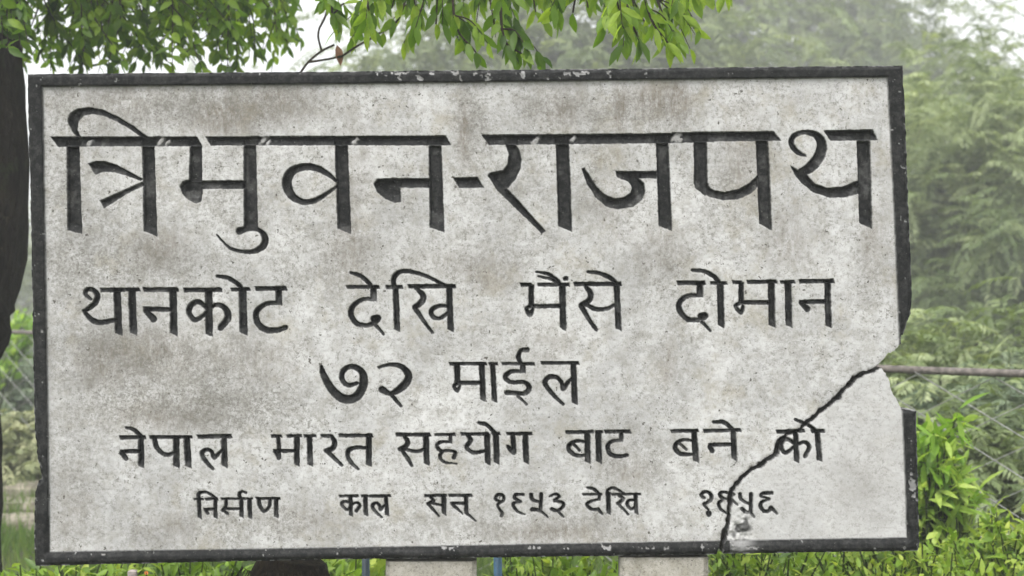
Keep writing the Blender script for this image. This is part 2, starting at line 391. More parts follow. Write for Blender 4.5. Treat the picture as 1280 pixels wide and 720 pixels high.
stroke('F', [(652, 226, 11), (605, 226, 15), (573, 247, 17), (582, 275, 16), (616, 280, 14), (652, 254, 12)]); bar('F', 654, 143, 660, 336, 23)
word('l2c')
bar('G', 112, 130, 160, 130, 14); bar('G', 190, 130, 328, 129, 13); bar('G', 160, 130, 158, 228, 20)
stroke('G', [(152, 228, 14), (136, 237, 12), (153, 265, 18), (166, 238, 12)]); bar('G', 162, 227, 292, 226, 16); bar('G', 299, 133, 303, 330, 24)
stroke('G', [(183, 72, 7), (235, 82, 11), (275, 108, 12), (292, 132, 10)]); stroke('G', [(192, 92, 7), (250, 105, 11), (287, 130, 10)]); stroke('G', [(311, 102, 16), (316, 102, 16)])
bar('G', 352, 127, 562, 126, 16); stroke('G', [(405, 138, 14), (426, 170, 20), (420, 200, 22), (384, 222, 20)]); stroke('G', [(384, 225, 20), (415, 280, 16), (451, 332, 13)])
stroke('G', [(402, 218, 16), (450, 240, 16), (500, 238, 14), (546, 214, 10)]); bar('G', 543, 130, 552, 332, 22); stroke('G', [(414, 72, 10), (465, 78, 14), (515, 100, 16), (548, 130, 12)])
word('l2d')
bar('H', 97, 122, 220, 122, 16); bar('H', 198, 126, 198, 180, 23); stroke('H', [(198, 178, 14), (142, 181, 16), (107, 210, 20), (107, 245, 21), (140, 284, 18), (190, 290, 16)])
stroke('H', [(206, 274, 30), (218, 272, 30)]); stroke('H', [(208, 298, 13), (245, 337, 8)])
bar('H', 246, 122, 318, 122, 12); bar('H', 289, 124, 295, 318, 25); stroke('H', [(165, 65, 11), (210, 68, 14), (255, 88, 16), (288, 122, 14)])
bar('H', 345, 119, 386, 120, 13); bar('H', 412, 118, 542, 116, 14); bar('H', 385, 120, 383, 212, 19); stroke('H', [(378, 212, 16), (358, 226, 13), (383, 254, 16), (392, 226, 12)])
bar('H', 380, 210, 516, 210, 15); bar('H', 520, 118, 523, 316, 25); bar('H', 560, 118, 624, 116, 12); bar('H', 594, 119, 600, 316, 25)
bar('H', 645, 115, 800, 113, 16); bar('H', 773, 117, 778, 318, 23); bar('H', 650, 208, 772, 206, 16); stroke('H', [(656, 212, 20), (682, 240, 22)])
# --- third line
word('l3a')
stroke('F', [(78, 498, 11), (90, 540, 24), (130, 608, 31), (180, 644, 34), (230, 638, 34), (262, 595, 34), (268, 540, 29), (242, 507, 22), (205, 499, 18), (176, 520, 19), (171, 555, 18), (196, 582, 16), (238, 574, 13)])
stroke('F', [(338, 502, 10), (385, 490, 13), (435, 497, 19), (468, 530, 27), (465, 565, 29), (430, 600, 28), (388, 620, 15), (352, 602, 26)]); stroke('F', [(392, 625, 16), (436, 676, 10)])
word('l3b')
bar('F', 655, 486, 820, 486, 12); bar('F', 690, 488, 690, 578, 22); stroke('F', [(690, 574, 14), (675, 586, 12), (690, 606, 14), (702, 586, 10)]); bar('F', 690, 572, 804, 572, 15); bar('F', 800, 488, 806, 652, 21)
bar('F', 834, 486, 870, 486, 10); bar('F', 850, 488, 858, 656, 19)
bar('F', 892, 486, 1035, 486, 11); bar('F', 985, 488, 985, 522, 21); stroke('F', [(985, 520, 12), (932, 521, 15), (906, 546, 19), (932, 569, 16), (990, 568, 15), (1014, 595, 19), (990, 619, 17), (942, 616, 16), (912, 616, 19)])
stroke('F', [(962, 632, 10), (1002, 668, 7)]); stroke('F', [(978, 486, 14), (965, 456, 17), (976, 427, 15), (1004, 423, 18)])
bar('G', 205, 482, 372, 482, 12); bar('G', 348, 484, 355, 664, 21)
stroke('G', [(303, 668, 9), (260, 627, 15), (221, 577, 17), (236, 547, 18), (272, 546, 15), (296, 572, 14), (302, 598, 18), (326, 568, 14), (347, 545, 8)])
# --- fourth line
word('l4a')
bar('I', 90, 168, 232, 165, 18); bar('I', 208, 165, 208, 332, 27); bar('I', 95, 246, 205, 245, 18); stroke('I', [(98, 254, 22), (124, 286, 21)]); stroke('I', [(125, 112, 11), (165, 122, 17), (206, 158, 18)])
bar('I', 258, 165, 428, 165, 16); stroke('I', [(281, 168, 23), (299, 228, 21), (350, 264, 19), (406, 248, 13)]); bar('I', 404, 168, 408, 332, 29)
bar('I', 432, 165, 494, 163, 13); bar('I', 464, 166, 475, 332, 30)
bar('I', 525, 163, 716, 160, 19); bar('I', 674, 165, 678, 330, 27); stroke('I', [(612, 344, 13), (570, 300, 19), (550, 256, 19), (574, 236, 18), (604, 246, 16), (618, 280, 20), (645, 255, 16), (668, 232, 10)])
word('l4b')
bar('I', 942, 160, 998, 160, 14); bar('I', 1030, 158, 1110, 158, 13); bar('I', 978, 162, 985, 243, 18); stroke('I', [(962, 246, 16), (984, 284, 17)]); stroke('I', [(984, 246, 18), (986, 280, 17)]); bar('I', 956, 243, 1082, 243, 16); bar('I', 1084, 162, 1085, 324, 25)
bar('I', 1128, 158, 1190, 158, 12); bar('I', 1155, 160, 1160, 322, 25)
bar('J', 48, 150, 110, 152, 14); stroke('J', [(104, 152, 15), (121, 184, 22), (110, 215, 24), (74, 230, 18)]); stroke('J', [(82, 232, 20), (120, 270, 18), (158, 306, 12)])
bar('J', 145, 148, 322, 148, 16); bar('J', 303, 150, 303, 307, 25); stroke('J', [(302, 216, 13), (240, 212, 16), (197, 226, 20), (191, 260, 18), (214, 299, 16), (246, 326, 10)])
word('l4c')
bar('J', 450, 144, 630, 143, 16); stroke('J', [(490, 148, 15), (510, 180, 22), (500, 205, 22), (468, 222, 18)]); stroke('J', [(478, 225, 18), (510, 270, 16), (533, 309, 12)])
stroke('J', [(495, 222, 15), (560, 233, 14), (606, 219, 12)]); bar('J', 608, 145, 612, 302, 25)
bar('V', 38, 185, 284, 180, 29); bar('V', 230, 182, 226, 278, 38); stroke('V', [(226, 270, 28), (112, 275, 33), (60, 320, 37), (110, 385, 36), (200, 380, 29), (286, 400, 37), (270, 462, 46)]); stroke('V', [(132, 398, 32), (96, 450, 40), (150, 520, 27), (304, 541, 12)])
bar('J', 795, 140, 942, 140, 14); stroke('J', [(830, 144, 17), (846, 176, 20), (824, 210, 18), (862, 238, 16), (932, 230, 13)]); bar('J', 934, 143, 938, 300, 25)
bar('J', 960, 138, 1002, 138, 12); bar('J', 981, 140, 985, 296, 25); stroke('J', [(890, 80, 12), (930, 90, 16), (968, 125, 16), (982, 142, 14)])
bar('J', 1040, 138, 1172, 138, 14); bar('J', 1071, 140, 1078, 240, 22); stroke('J', [(1044, 205, 13), (1060, 226, 20), (1077, 240, 21)]); bar('J', 1138, 140, 1143, 294, 25)
word('l4d')
bar('K', 170, 138, 322, 135, 16); bar('K', 288, 138, 292, 307, 27); stroke('K', [(286, 194, 12), (235, 186, 15), (192, 206, 20), (186, 236, 20), (220, 265, 18), (265, 269, 15), (288, 262, 12)]); stroke('K', [(208, 202, 12), (246, 240, 12)])
bar('K', 338, 135, 375, 135, 12); bar('K', 350, 137, 356, 307, 27)
bar('K', 388, 135, 530, 133, 16); bar('K', 480, 138, 480, 184, 21); stroke('K', [(480, 182, 13), (427, 189, 16), (404, 216, 20), (416, 257, 19), (460, 274, 18), (512, 267, 16)])
word('l4e')
bar('K', 760, 132, 910, 128, 16); bar('K', 890, 133, 901, 300, 27); stroke('K', [(886, 185, 11), (830, 181, 14), (792, 200, 20), (784, 230, 20), (816, 260, 19), (888, 261, 12)]); stroke('K', [(802, 196, 12), (846, 236, 12)])
bar('K', 945, 130, 1150, 126, 16); bar('K', 1111, 128, 1116, 290, 25); bar('K', 975, 210, 1112, 205, 16); stroke('K', [(980, 220, 22), (993, 244, 20)]); stroke('K', [(1000, 80, 14), (1060, 83, 18), (1112, 128, 18)])
word('l4f')
bar('L', 388, 283, 476, 279, 10); bar('L', 449, 280, 453, 379, 14); stroke('L', [(447, 322, 8), (420, 306, 11), (402, 326, 12), (416, 350, 10), (447, 330, 8), (476, 316, 9), (493, 331, 11), (480, 361, 11)])
bar('L', 500, 281, 541, 280, 9); bar('L', 519, 282, 526, 376, 14); stroke('L', [(448, 243, 7), (490, 262, 8), (518, 282, 8)])
# --- fifth line
word('l5a')
bar('P', 80, 191, 185, 187, 22); bar('P', 134, 180, 141, 422, 42); stroke('P', [(128, 185, 38), (131, 124, 38), (190, 99, 30), (262, 122, 27), (345, 180, 26)])
bar('P', 215, 190, 362, 186, 27); bar('P', 335, 188, 336, 422, 42); bar('P', 200, 315, 332, 312, 27); stroke('P', [(215, 320, 36), (242, 364, 36)])
bar('P', 408, 186, 700, 182, 22); stroke('P', [(470, 190, 34), (463, 270, 34), (428, 328, 34)]); stroke('P', [(430, 322, 30), (482, 368, 28)]); bar('P', 445, 309, 660, 308, 27); bar('P', 655, 184, 658, 408, 42); stroke('P', [(650, 190, 30), (632, 132, 36), (660, 97, 28), (712, 110, 24)])
bar('P', 755, 180, 762, 422, 44); bar('P', 716, 183, 795, 181, 18)
bar('P', 842, 182, 1132, 178, 25); stroke('P', [(870, 186, 40), (880, 268, 42), (938, 335, 36), (998, 280, 34), (1008, 186, 32)]); bar('P', 1085, 182, 1086, 414, 46)
word('l5b')
bar('Q', 66, 108, 228, 105, 19); bar('Q', 160, 108, 163, 277, 29); stroke('Q', [(158, 168, 13), (115, 152, 19), (84, 172, 25), (104, 206, 21), (135, 226, 18), (160, 196, 13), (192, 168, 17), (226, 166, 21), (240, 195, 25), (210, 236, 25)])
bar('Q', 252, 105, 312, 104, 17); bar('Q', 289, 106, 294, 272, 33); bar('Q', 324, 106, 507, 104, 20); bar('Q', 467, 106, 476, 272, 30); stroke('Q', [(432, 291, 13), (372, 237, 20), (350, 192, 25), (380, 166, 21), (408, 184, 20), (418, 224, 23), (445, 195, 18), (466, 178, 10)])
word('l5c')
bar('Q', 803, 103, 990, 100, 20); stroke('Q', [(850, 110, 20), (876, 148, 27), (832, 174, 26)]); stroke('Q', [(834, 176, 25), (927, 281, 11)]); stroke('Q', [(862, 168, 17), (955, 186, 18)]); bar('Q', 967, 103, 970, 264, 35)
bar('Q', 1013, 102, 1207, 100, 22); bar('Q', 1155, 103, 1165, 260, 31); bar('Q', 1028, 170, 1152, 170, 20); stroke('Q', [(1040, 176, 27), (1072, 206, 22), (1130, 260, 8)]); stroke('Q', [(1158, 250, 22), (1242, 322, 7)])
word('l5d')
stroke('S', [(146, 130, 11), (112, 110, 19), (130, 81, 19), (165, 85, 21), (172, 120, 19), (131, 150, 17), (136, 176, 15), (158, 210, 19), (158, 232, 23)])
stroke('S', [(316, 80, 15), (266, 80, 22), (255, 105, 21), (296, 129, 14), (251, 140, 19), (245, 165, 19), (280, 205, 16), (326, 222, 7)])
stroke('S', [(372, 78, 22), (381, 115, 23), (440, 136, 14)]); stroke('S', [(446, 74, 21), (441, 185, 23)]); stroke('S', [(380, 188, 26), (436, 195, 19), (492, 242, 9)])
stroke('S', [(508, 92, 9), (550, 75, 17), (576, 96, 19), (540, 124, 15), (596, 135, 19), (606, 165, 23), (566, 195, 19), (525, 185, 24)]); stroke('S', [(562, 196, 18), (610, 242, 9)])
word('l5e')
bar('S', 750, 78, 884, 75, 13); bar('S', 870, 76, 866, 118, 19); stroke('S', [(866, 114, 12), (810, 126, 17), (780, 150, 21), (810, 185, 18), (862, 184, 20)]); stroke('S', [(862, 186, 20), (890, 220, 9)]); stroke('S', [(778, 28, 11), (830, 40, 19), (871, 80, 16)])
bar('S', 934, 60, 936, 218, 27); stroke('S', [(927, 80, 20), (931, 47, 20), (975, 31, 17), (1052, 74, 12)])
bar('S', 958, 78, 1168, 74, 14); stroke('S', [(1005, 84, 15), (1041, 110, 23), (1004, 145, 21)]); stroke('S', [(1004, 145, 19), (1077, 221, 13)]); stroke('S', [(1130, 121, 16), (1086, 121, 19), (1070, 150, 21), (1100, 184, 17), (1136, 164, 13)]); bar('S', 1132, 76, 1138, 218, 25)
word('l5f')
stroke('U', [(206, 225, 26), (168, 195, 40), (190, 156, 38), (242, 152, 34), (288, 192, 42), (282, 246, 38), (230, 288, 36), (202, 304, 40), (250, 366, 16), (256, 400, 18)]); stroke('U', [(256, 412, 60), (262, 428, 52)])
stroke('U', [(560, 182, 34), (450, 151, 30), (396, 172, 40), (422, 222, 34), (482, 236, 18)]); stroke('U', [(430, 250, 24), (382, 290, 38), (402, 358, 30), (475, 412, 22)]); stroke('U', [(530, 235, 32), (612, 312, 16)])
stroke('U', [(640, 176, 38), (656, 242, 38), (745, 292, 26)]); stroke('U', [(776, 176, 42), (776, 392, 38)]); stroke('U', [(668, 358, 42), (722, 400, 38), (776, 394, 30)]); stroke('U', [(774, 405, 34), (816, 462, 22)])
stroke('U', [(1034, 162, 34), (932, 168, 38), (900, 204, 28), (1004, 234, 20), (922, 268, 34), (894, 322, 42), (930, 380, 38), (990, 386, 34), (1024, 346, 46)]); stroke('U', [(1036, 350, 36), (1098, 418, 22)])

WD += np.where(WID >= 3, .4, .1)
# --- outlines (photo pixels; border outlines drawn at its raised height)
HF = 0.007                                      # how far the border stands proud of the panel
def lift(P): k = (DS-HF)/DS; P = np.asarray(P, float); return np.array([640, 360])+(P-[640, 360])*k
OUT = lift([(33, 92), (420, 89), (800, 85), (1129, 81.5), (1133, 160), (1137, 280), (1141, 368), (1139, 392), (1131, 412), (1126, 428), (1119, 437), (1108, 447), (1101, 455),
            (1104, 463), (1112, 477), (1117, 492), (1124, 503), (1128, 511), (1146, 514), (1148, 600), (1150, 680), (1148, 689), (1000, 691), (800, 695), (400, 700),
            (120, 706), (43, 708), (42, 660), (42, 616), (46, 606), (51, 598), (50, 588), (45, 566), (42, 520), (40, 400), (37, 250)])
INN = np.array([(54, 109), (420, 105.5), (800, 100.5), (1108.5, 97), (1115, 220), (1123, 410), (1124.5, 437), (1160, 437), (1160, 508), (1127, 508), (1131, 600), (1133, 671.5), (800, 677.5), (400, 684.5), (63, 689.5), (59, 400)])
CRK = np.array([(1106, 453, 1.2), (1099, 458, 2.6), (1077, 468, 3.2), (1052, 488, 3.4), (1047, 498, 3.2), (1030, 509, 3.0), (1008, 529, 3.1), (988, 541, 2.6), (974, 551, 3.0), (970, 566, 3.0),
                (946, 585, 2.8), (930, 594, 2.6), (921, 602, 3.6), (914, 620, 3.4), (911, 640, 3.4), (908, 660, 4.2), (903, 676, 5.2), (900, 686, 6.0), (898, 720, 5.0)])
rag = .35*noise2(PX*.06, PY*.06, 31)+.3*noise2(PX*.35, PY*.35, 32)
OD = poly_in(PX, PY, OUT)+rag*.8
brk = sstep(1085, 1105, PX)*sstep(385, 425, PY)*(1-sstep(505, 520, PY))+np.exp(-((PX-47)/14)**2-((PY-590)/32)**2)
OD = OD+brk*(1.8*noise2(PX*.09, PY*.09, 33)+1.2*noise2(PX*.3, PY*.3, 34))
ID = poly_in(PX, PY, INN)+.5*rag                # inside = recessed panel
CD = np.full(PX.shape, -99.0)
cx_, cy_ = PX+1.8*noise2(PX*.07, PY*.07, 41)+1.5*noise2(PX*.17, PY*.17, 42), PY+1.8*noise2(PX*.07, PY*.07, 43)+1.5*noise2(PX*.2, PY*.2, 44)
for i in range(len(CRK)-1):
    d, t = seg_dist(cx_, cy_, CRK[i, :2], CRK[i+1, :2]); wk_ = .9 if CRK[i, 1] < 640 else .8; CD = np.maximum(CD, wk_*(CRK[i, 2]+(CRK[i+1, 2]-CRK[i, 2])*t)-d)
CD += 1.0*noise2(PX*.16, PY*.16, 45)+.4*noise2(PX*.3, PY*.3, 47)+.4*noise2(PX*.6, PY*.6, 46)
side_poly = np.vstack([CRK[:, :2], [(1300, 720), (1300, 453)]])
FRAG = poly_in(cx_, cy_, side_poly) > 0         # which side of the crack
# scuffs where the cross strokes were joined: paint rubbed off, cut half filled
SCUFF = np.zeros(PX.shape)
for cr, x, y, r_ in (('A', 322, 282, 3.6), ('A', 580, 276, 4.2), ('A', 602, 282, 3.2), ('B', 84, 274, 4.6), ('B', 100, 284, 3.2), ('B', 415, 276, 4.0), ('C', 258, 274, 5.0), ('C', 392, 270, 3.4), ('C', 770, 264, 5.2), ('C', 752, 274, 2.6), ('D', 14, 262, 4.4), ('D', 30, 274, 3.0), ('B', 735, 312, 3.0)):
    p_ = cv(cr, [(x, y)])[0]; u_ = (PX-p_[0])+.55*(PY-p_[1]); v_ = (PY-p_[1])*.75
    SCUFF = np.maximum(SCUFF, sstep(1.25, .55, np.hypot(u_, v_)/r_+.35*noise2(PX*.35, PY*.35, 48)))
# --- heights (metres, + towards the viewer) and paint
PXM = DS/FPX
ragS = .35*noise2(PX*.5, PY*.5, 51)
on_panel = sstep(-.2, 1.2, ID)
# chisel cut: steep wall on the upper side, a long slope up to the lower side, flat floor in the broad strokes
WI = WD+ragS*.5+.4
down = np.zeros(PX.shape)
for r_ in range(NYg-2, -1, -1): down[r_] = np.where(WI[r_] > 0, np.minimum(down[r_+1]+STEP, 60), 0)
for _ in range(2): down = (down+np.roll(down, 1, 1)+np.roll(down, -1, 1)+np.roll(down, 1, 0)+np.roll(down, -1, 0))/5
up_d = np.zeros(PX.shape)
for r_ in range(1, NYg): up_d[r_] = np.where(WI[r_] > 0, np.minimum(up_d[r_-1]+STEP, 60), 0)
thick = np.clip((down+up_d), 3, 16)
groove = np.clip(np.minimum(np.minimum(WI*3.0, down*.72+.25), 8.0), 0, 9)*PXM
groove *= 1-.7*SCUFF
H = -groove*on_panel
LOW = sstep(640, 668, PY)
H += (1-sstep(-1.6-6.2*LOW, .4, ID))*HF                                                       # raised border
H -= sstep(5.0, 0.0, OD)*(1-on_panel)*.0045*(1+.6*noise2(PX*.15, PY*.15, 52))          # worn outer arris
H += (.00035*noise2(PX*.05, PY*.05, 53)+.00022*noise2(PX*.3, PY*.3, 54))
chipn = noise2(PX*.13, PY*.13, 55)+.6*noise2(PX*.4, PY*.4, 56)
chip_zone = .70*np.exp(-((PX-690)/75)**2-((PY-92)/8)**2)+.62*np.exp(-((PX-530)/65)**2-((PY-94)/8)**2)+1.1*np.exp(-((PX-1139)/7)**2-((PY-612)/16)**2)+.6*np.exp(-((PX-1138)/6)**2-((PY-546)/6)**2)+.35*np.exp(-((PY-684)/2.5)**2)*sstep(200, 260, PX)
chips = sstep(1.08, 1.24, chipn+chip_zone*1.2)
H -= chips*(1-on_panel)*.0018
H -= sstep(-3, 1, CD)*.0009*(1+noise2(PX*.3, PY*.3, 57))                                # crumbled lip of the crack
patch = np.exp(-((PX-925)/15)**2-((PY-663)/24)**2)                                      # crumbled cement by the crack's foot
H += patch*(.0045*noise2(PX*.1, PY*.1, 58)+.0022*noise2(PX*.3, PY*.3, 59)-.003)
ink = sstep(-.75, .55, WD+ragS)*on_panel
thin = sstep(.25, .9, noise2(PX*.07, PY*.07, 61)+.5*noise2(PX*.25, PY*.25, 62))
ink *= (1-.10*thin)*(1-.62*SCUFF)
ink *= 1-.75*patch*(noise2(PX*.2, PY*.2, 63) > -.2)
bord = (1-sstep(-.9, .5, ID))*(1-.92*chips)*(1-.55*sstep(1.6, 0, OD)*(noise2(PX*.2, PY*.2, 64) > .1))
bord *= 1-.75*patch*(PX > 912)
bord = np.maximum(bord, .55*sstep(3.0, .4, ID)*(1-on_panel))
ink = np.maximum(ink, bord)
ink = np.maximum(ink, .8*sstep(-1.6, .3, CD))
ink = np.maximum(ink, .85*sstep(.55, .95, patch*1.25*(noise2(PX*.12, PY*.1, 65)+.8)))   # dark moss caught in the crumbling
stain = np.zeros(PX.shape)
for (x, y, sx, sy, a) in [(275, 148, 34, 22, .8), (350, 128, 45, 25, .6), (580, 165, 9, 40, .8), (700, 140, 25, 22, .6), (775, 140, 7, 32, .9), (815, 125, 30, 22, .75), (850, 128, 12, 26, .8),
                          (150, 130, 60, 25, .35), (125, 455, 28, 26, .5), (200, 440, 60, 34, .5), (320, 450, 50, 30, .4), (205, 520, 60, 18, .55), (200, 310, 30, 22, .6), (435, 320, 30, 40, .45), (560, 330, 50, 22, .3),
                          (615, 345, 30, 25, .3), (760, 250, 26, 40, .35), (925, 200, 22, 60, .45), (985, 300, 30, 45, .4), (1090, 300, 14, 40, .5), (835, 455, 10, 28, .6), (690, 430, 30, 30, .3),
                          (215, 660, 40, 20, .3), (385, 650, 40, 18, .35), (700, 665, 60, 16, .3), (790, 590, 30, 20, .45), (1070, 615, 24, 26, .45), (90, 640, 24, 40, .3), (690, 665, 90, 10, .35), (440, 210, 26, 80, .3), (830, 310, 40, 30, .35), (100, 200, 12, 90, .2)]:
    stain += a*np.exp(-((PX-x)/sx)**2-((PY-y)/sy)**2)
stain = np.clip(stain*1.35+.08, 0, 1)*on_panel
grime = np.zeros(PX.shape)
for (x, y, sx, sy, a) in [(190, 135, 110, 34, .8), (320, 130, 90, 30, .75), (690, 138, 55, 32, .8), (810, 135, 70, 34, .85), (590, 160, 24, 50, .7), (260, 240, 160, 60, .45), (700, 230, 160, 60, .4), (930, 230, 60, 70, .45),
                          (110, 330, 60, 60, .6), (200, 330, 90, 40, .6), (130, 450, 60, 60, .75), (240, 450, 110, 50, .7), (330, 520, 120, 30, .45), (230, 510, 110, 26, .6), (420, 330, 60, 50, .45), (600, 330, 90, 36, .4),
                          (800, 330, 70, 40, .4), (620, 430, 60, 40, .35), (850, 440, 60, 50, .4), (1085, 320, 26, 80, .4), (90, 600, 40, 90, .5), (300, 655, 160, 30, .5), (650, 655, 160, 28, .5), (780, 580, 60, 40, .5), (1075, 610, 45, 45, .6), (1000, 450, 50, 60, .25), (80, 200, 30, 120, .5)]:
    grime += a*np.exp(-((PX-x)/sx)**2-((PY-y)/sy)**2)
grime = np.clip(grime*.95+.12*noise2(PX*.02, PY*.02, 66)+.2*noise2(PX*.055, PY*.04, 67), 0, 1)*on_panel
fresh = FRAG*1.0

# --- split the grid's faces between panel, border, words, on each side of the crack
keep_v = (OD > -.55) & (CD < .45)
i00 = np.arange(NYg*NXg).reshape(NYg, NXg)
fq = np.stack([i00[:-1, :-1], i00[1:, :-1], i00[1:, 1:], i00[:-1, 1:]], -1).reshape(-1, 4)
kv = keep_v.ravel(); fq = fq[kv[fq].all(1)]
# snap the rim onto the outline
vx, vy = PX.ravel().copy(), PY.ravel().copy()
gyO, gxO = np.gradient(OD, STEP); gyC, gxC = np.gradient(CD, STEP)
for D_, gx_, gy_, s_ in ((OD.ravel(), gxO.ravel(), gyO.ravel(), 1), (-(CD.ravel()), -gxC.ravel(), -gyC.ravel(), 1)):
    m_ = (np.abs(D_) < .9); g2 = gx_**2+gy_**2+1e-6
    sh = np.clip(-D_/g2, -1.0, 1.0)*m_
    vx += np.clip(sh*gx_, -.7, .7); vy += np.clip(sh*gy_, -.7, .7)
BX = (vx-640)/FPX*DS; BZ = CAMZ-(vy-360)/FPX*DS
VB = np.stack([BX, DS-H.ravel(), BZ], -1)
fc = fq[:, 0]
fmean = lambda a: a.ravel()[fq].mean(1)
f_panel = fmean(ID) > -.2
f_word = np.where((fmean(WD) > -.5) & f_panel & (fmean(CD) < -.5), WID.ravel()[fc], -1)
f_frag = fmean(FRAG.astype(float)) > .5
A_ = dict(ink=ink.ravel(), stain=stain.ravel(), fresh=fresh.ravel().astype(float), grime=grime.ravel())
def sub(name, mask, parent, extra=None):
    f = fq[mask]
    u, inv = np.unique(f, return_inverse=True)
    v = VB[u]; at = {k: a[u] for k, a in A_.items()}; F = [inv.reshape(-1, 4)]
    if extra is not None:                       # walls running back from the rim
        e, back = extra
        eu, einv = np.unique(e, return_inverse=True); einv = einv.reshape(-1, 2)
        f0 = VB[eu]; f1 = f0.copy(); f1[:, 1] = back
        n = len(v); m_ = len(eu)
        v = np.vstack([v, f0, f1])
        for k in at: at[k] = np.concatenate([at[k], A_[k][eu]*(.9 if k == 'ink' else 1), A_[k][eu]*(.15 if k == 'ink' else 1)])
        F.append(np.stack([einv[:, 0]+n, einv[:, 1]+n, einv[:, 1]+n+m_, einv[:, 0]+n+m_], -1)[:, ::-1])
    return link(name, v, F, M_BOARD, parent, True, at) if extra is None else link(name, v, F, M_BOARD, parent, False, at)
def rim(mask_side):                             # boundary edges of one slab and the face each belongs to
    f = fq[mask_side]; fi = np.nonzero(mask_side)[0]
    e = np.concatenate([np.stack([f[:, i], f[:, (i+1) % 4]], -1) for i in range(4)]); o = np.tile(fi, 4)
    key = np.sort(e, 1); key = key[:, 0].astype(np.int64)*(NYg*NXg)+key[:, 1]
    _, ix, ct = np.unique(key, return_index=True, return_counts=True)
    b = ix[ct == 1]; return e[b], o[b]
BACK = DS+.062
sign = empty('concrete_sign', (0, DS+.03, 0), 'cracked grey concrete sign board with black border and carved Devanagari lettering on short legs', 'sign')
eM, oM = rim(~f_frag); eF, oF = rim(f_frag)
fr_face = ~f_panel
panel = sub('panel', ~f_frag & f_panel & (f_word < 0), sign, (eM[~fr_face[oM]], BACK))
border = sub('border', ~f_frag & fr_face, sign, (eM[fr_face[oM]], BACK))
corner = sub('broken_corner', f_frag & f_panel & (f_word < 0), sign, (eF[~fr_face[oF]], BACK))
tag(corner, 'lighter broken lower right corner below the crack')
fborder = sub('border', f_frag & fr_face, corner, (eF[fr_face[oF]], BACK))
LAB = dict(t1='large carved word at the left of the top line', hy='carved dash between the two large top words', t2='large carved word at the right of the top line',
           l2a='first carved word of the second line', l2b='second carved word of the second line', l2c='third carved word of the second line', l2d='last carved word of the second line',
           l3a='large carved numeral of the middle line', l3b='carved word after the large numeral', l4a='first carved word of the fourth line', l4b='second carved word of the fourth line',
           l4c='long carved word in the middle of the fourth line', l4d='carved word right of the middle of the fourth line', l4e='carved word just left of the crack', l4f='carved word cut through by the crack',
           l5a='first small carved word of the bottom line', l5b='second small carved word of the bottom line', l5c='third small carved word of the bottom line', l5d='small carved year in the middle of the bottom line',
           l5e='small carved word between the two years', l5f='small carved year broken by the crack')
for i, k in enumerate(WORDS):
    for side, par in ((~f_frag, sign), (f_frag, corner)):
        m_ = side & (f_word == i)
        if m_.sum() > 60: tag(sub('carved_dash' if k == 'hy' else 'carved_word', m_, par), LAB[k])
# added core closing the slab's back; its dark colour paints the crack's shade
co = OUT.copy(); cen = np.array([590., 390.]); 
g = Geo(); cp = []
for q in co: d = cen-q; cp.append(q+d/np.linalg.norm(d)*3.5)
f0 = [np.array([(q[0]-640)*PXM, DS+.036, CAMZ-(q[1]-360)*PXM]) for q in cp]; f1 = [p+[0, .027, 0] for p in f0]; n = len(f0)
g.add(f0+f1, [list(range(n)), list(range(n, 2*n))[::-1]]+[[i, n+i, n+(i+1) % n, (i+1) % n] for i in range(n)]); g.build('core', M_CORE, sign)
zb = CAMZ-(697-360)*PXM
for x0, x1, y0, s in ((484, 596, 702.5, 1), (773, 881, 697.5, 2)):
    g = Geo(); zt = CAMZ-(y0-360)*PXM
    a, b = (x0-640)*PXM*1.02, (x1-640)*PXM*1.02
    N_ = 8; z = np.linspace(-.1, zt, N_); rg = np.random.default_rng(s)
    for k in range(1):
        V = []; F = []
        for zz in z:
            for (x, y) in ((a, .012), (a+.008, .004), (b-.008, .004), (b, .012), (b, .055), (a, .055)): V.append((x+rg.uniform(-.0012, .0012), DS+y+rg.uniform(-.0012, .0012), zz))
        for r_ in range(N_-1): F += [[r_*6+i, r_*6+(i+1) % 6, r_*6+6+(i+1) % 6, r_*6+6+i] for i in range(6)]
        F += [list(range(6))[::-1], [(N_-1)*6+i for i in range(6)]]; g.add(V, F)
    g.build('leg', M_LEG, sign)

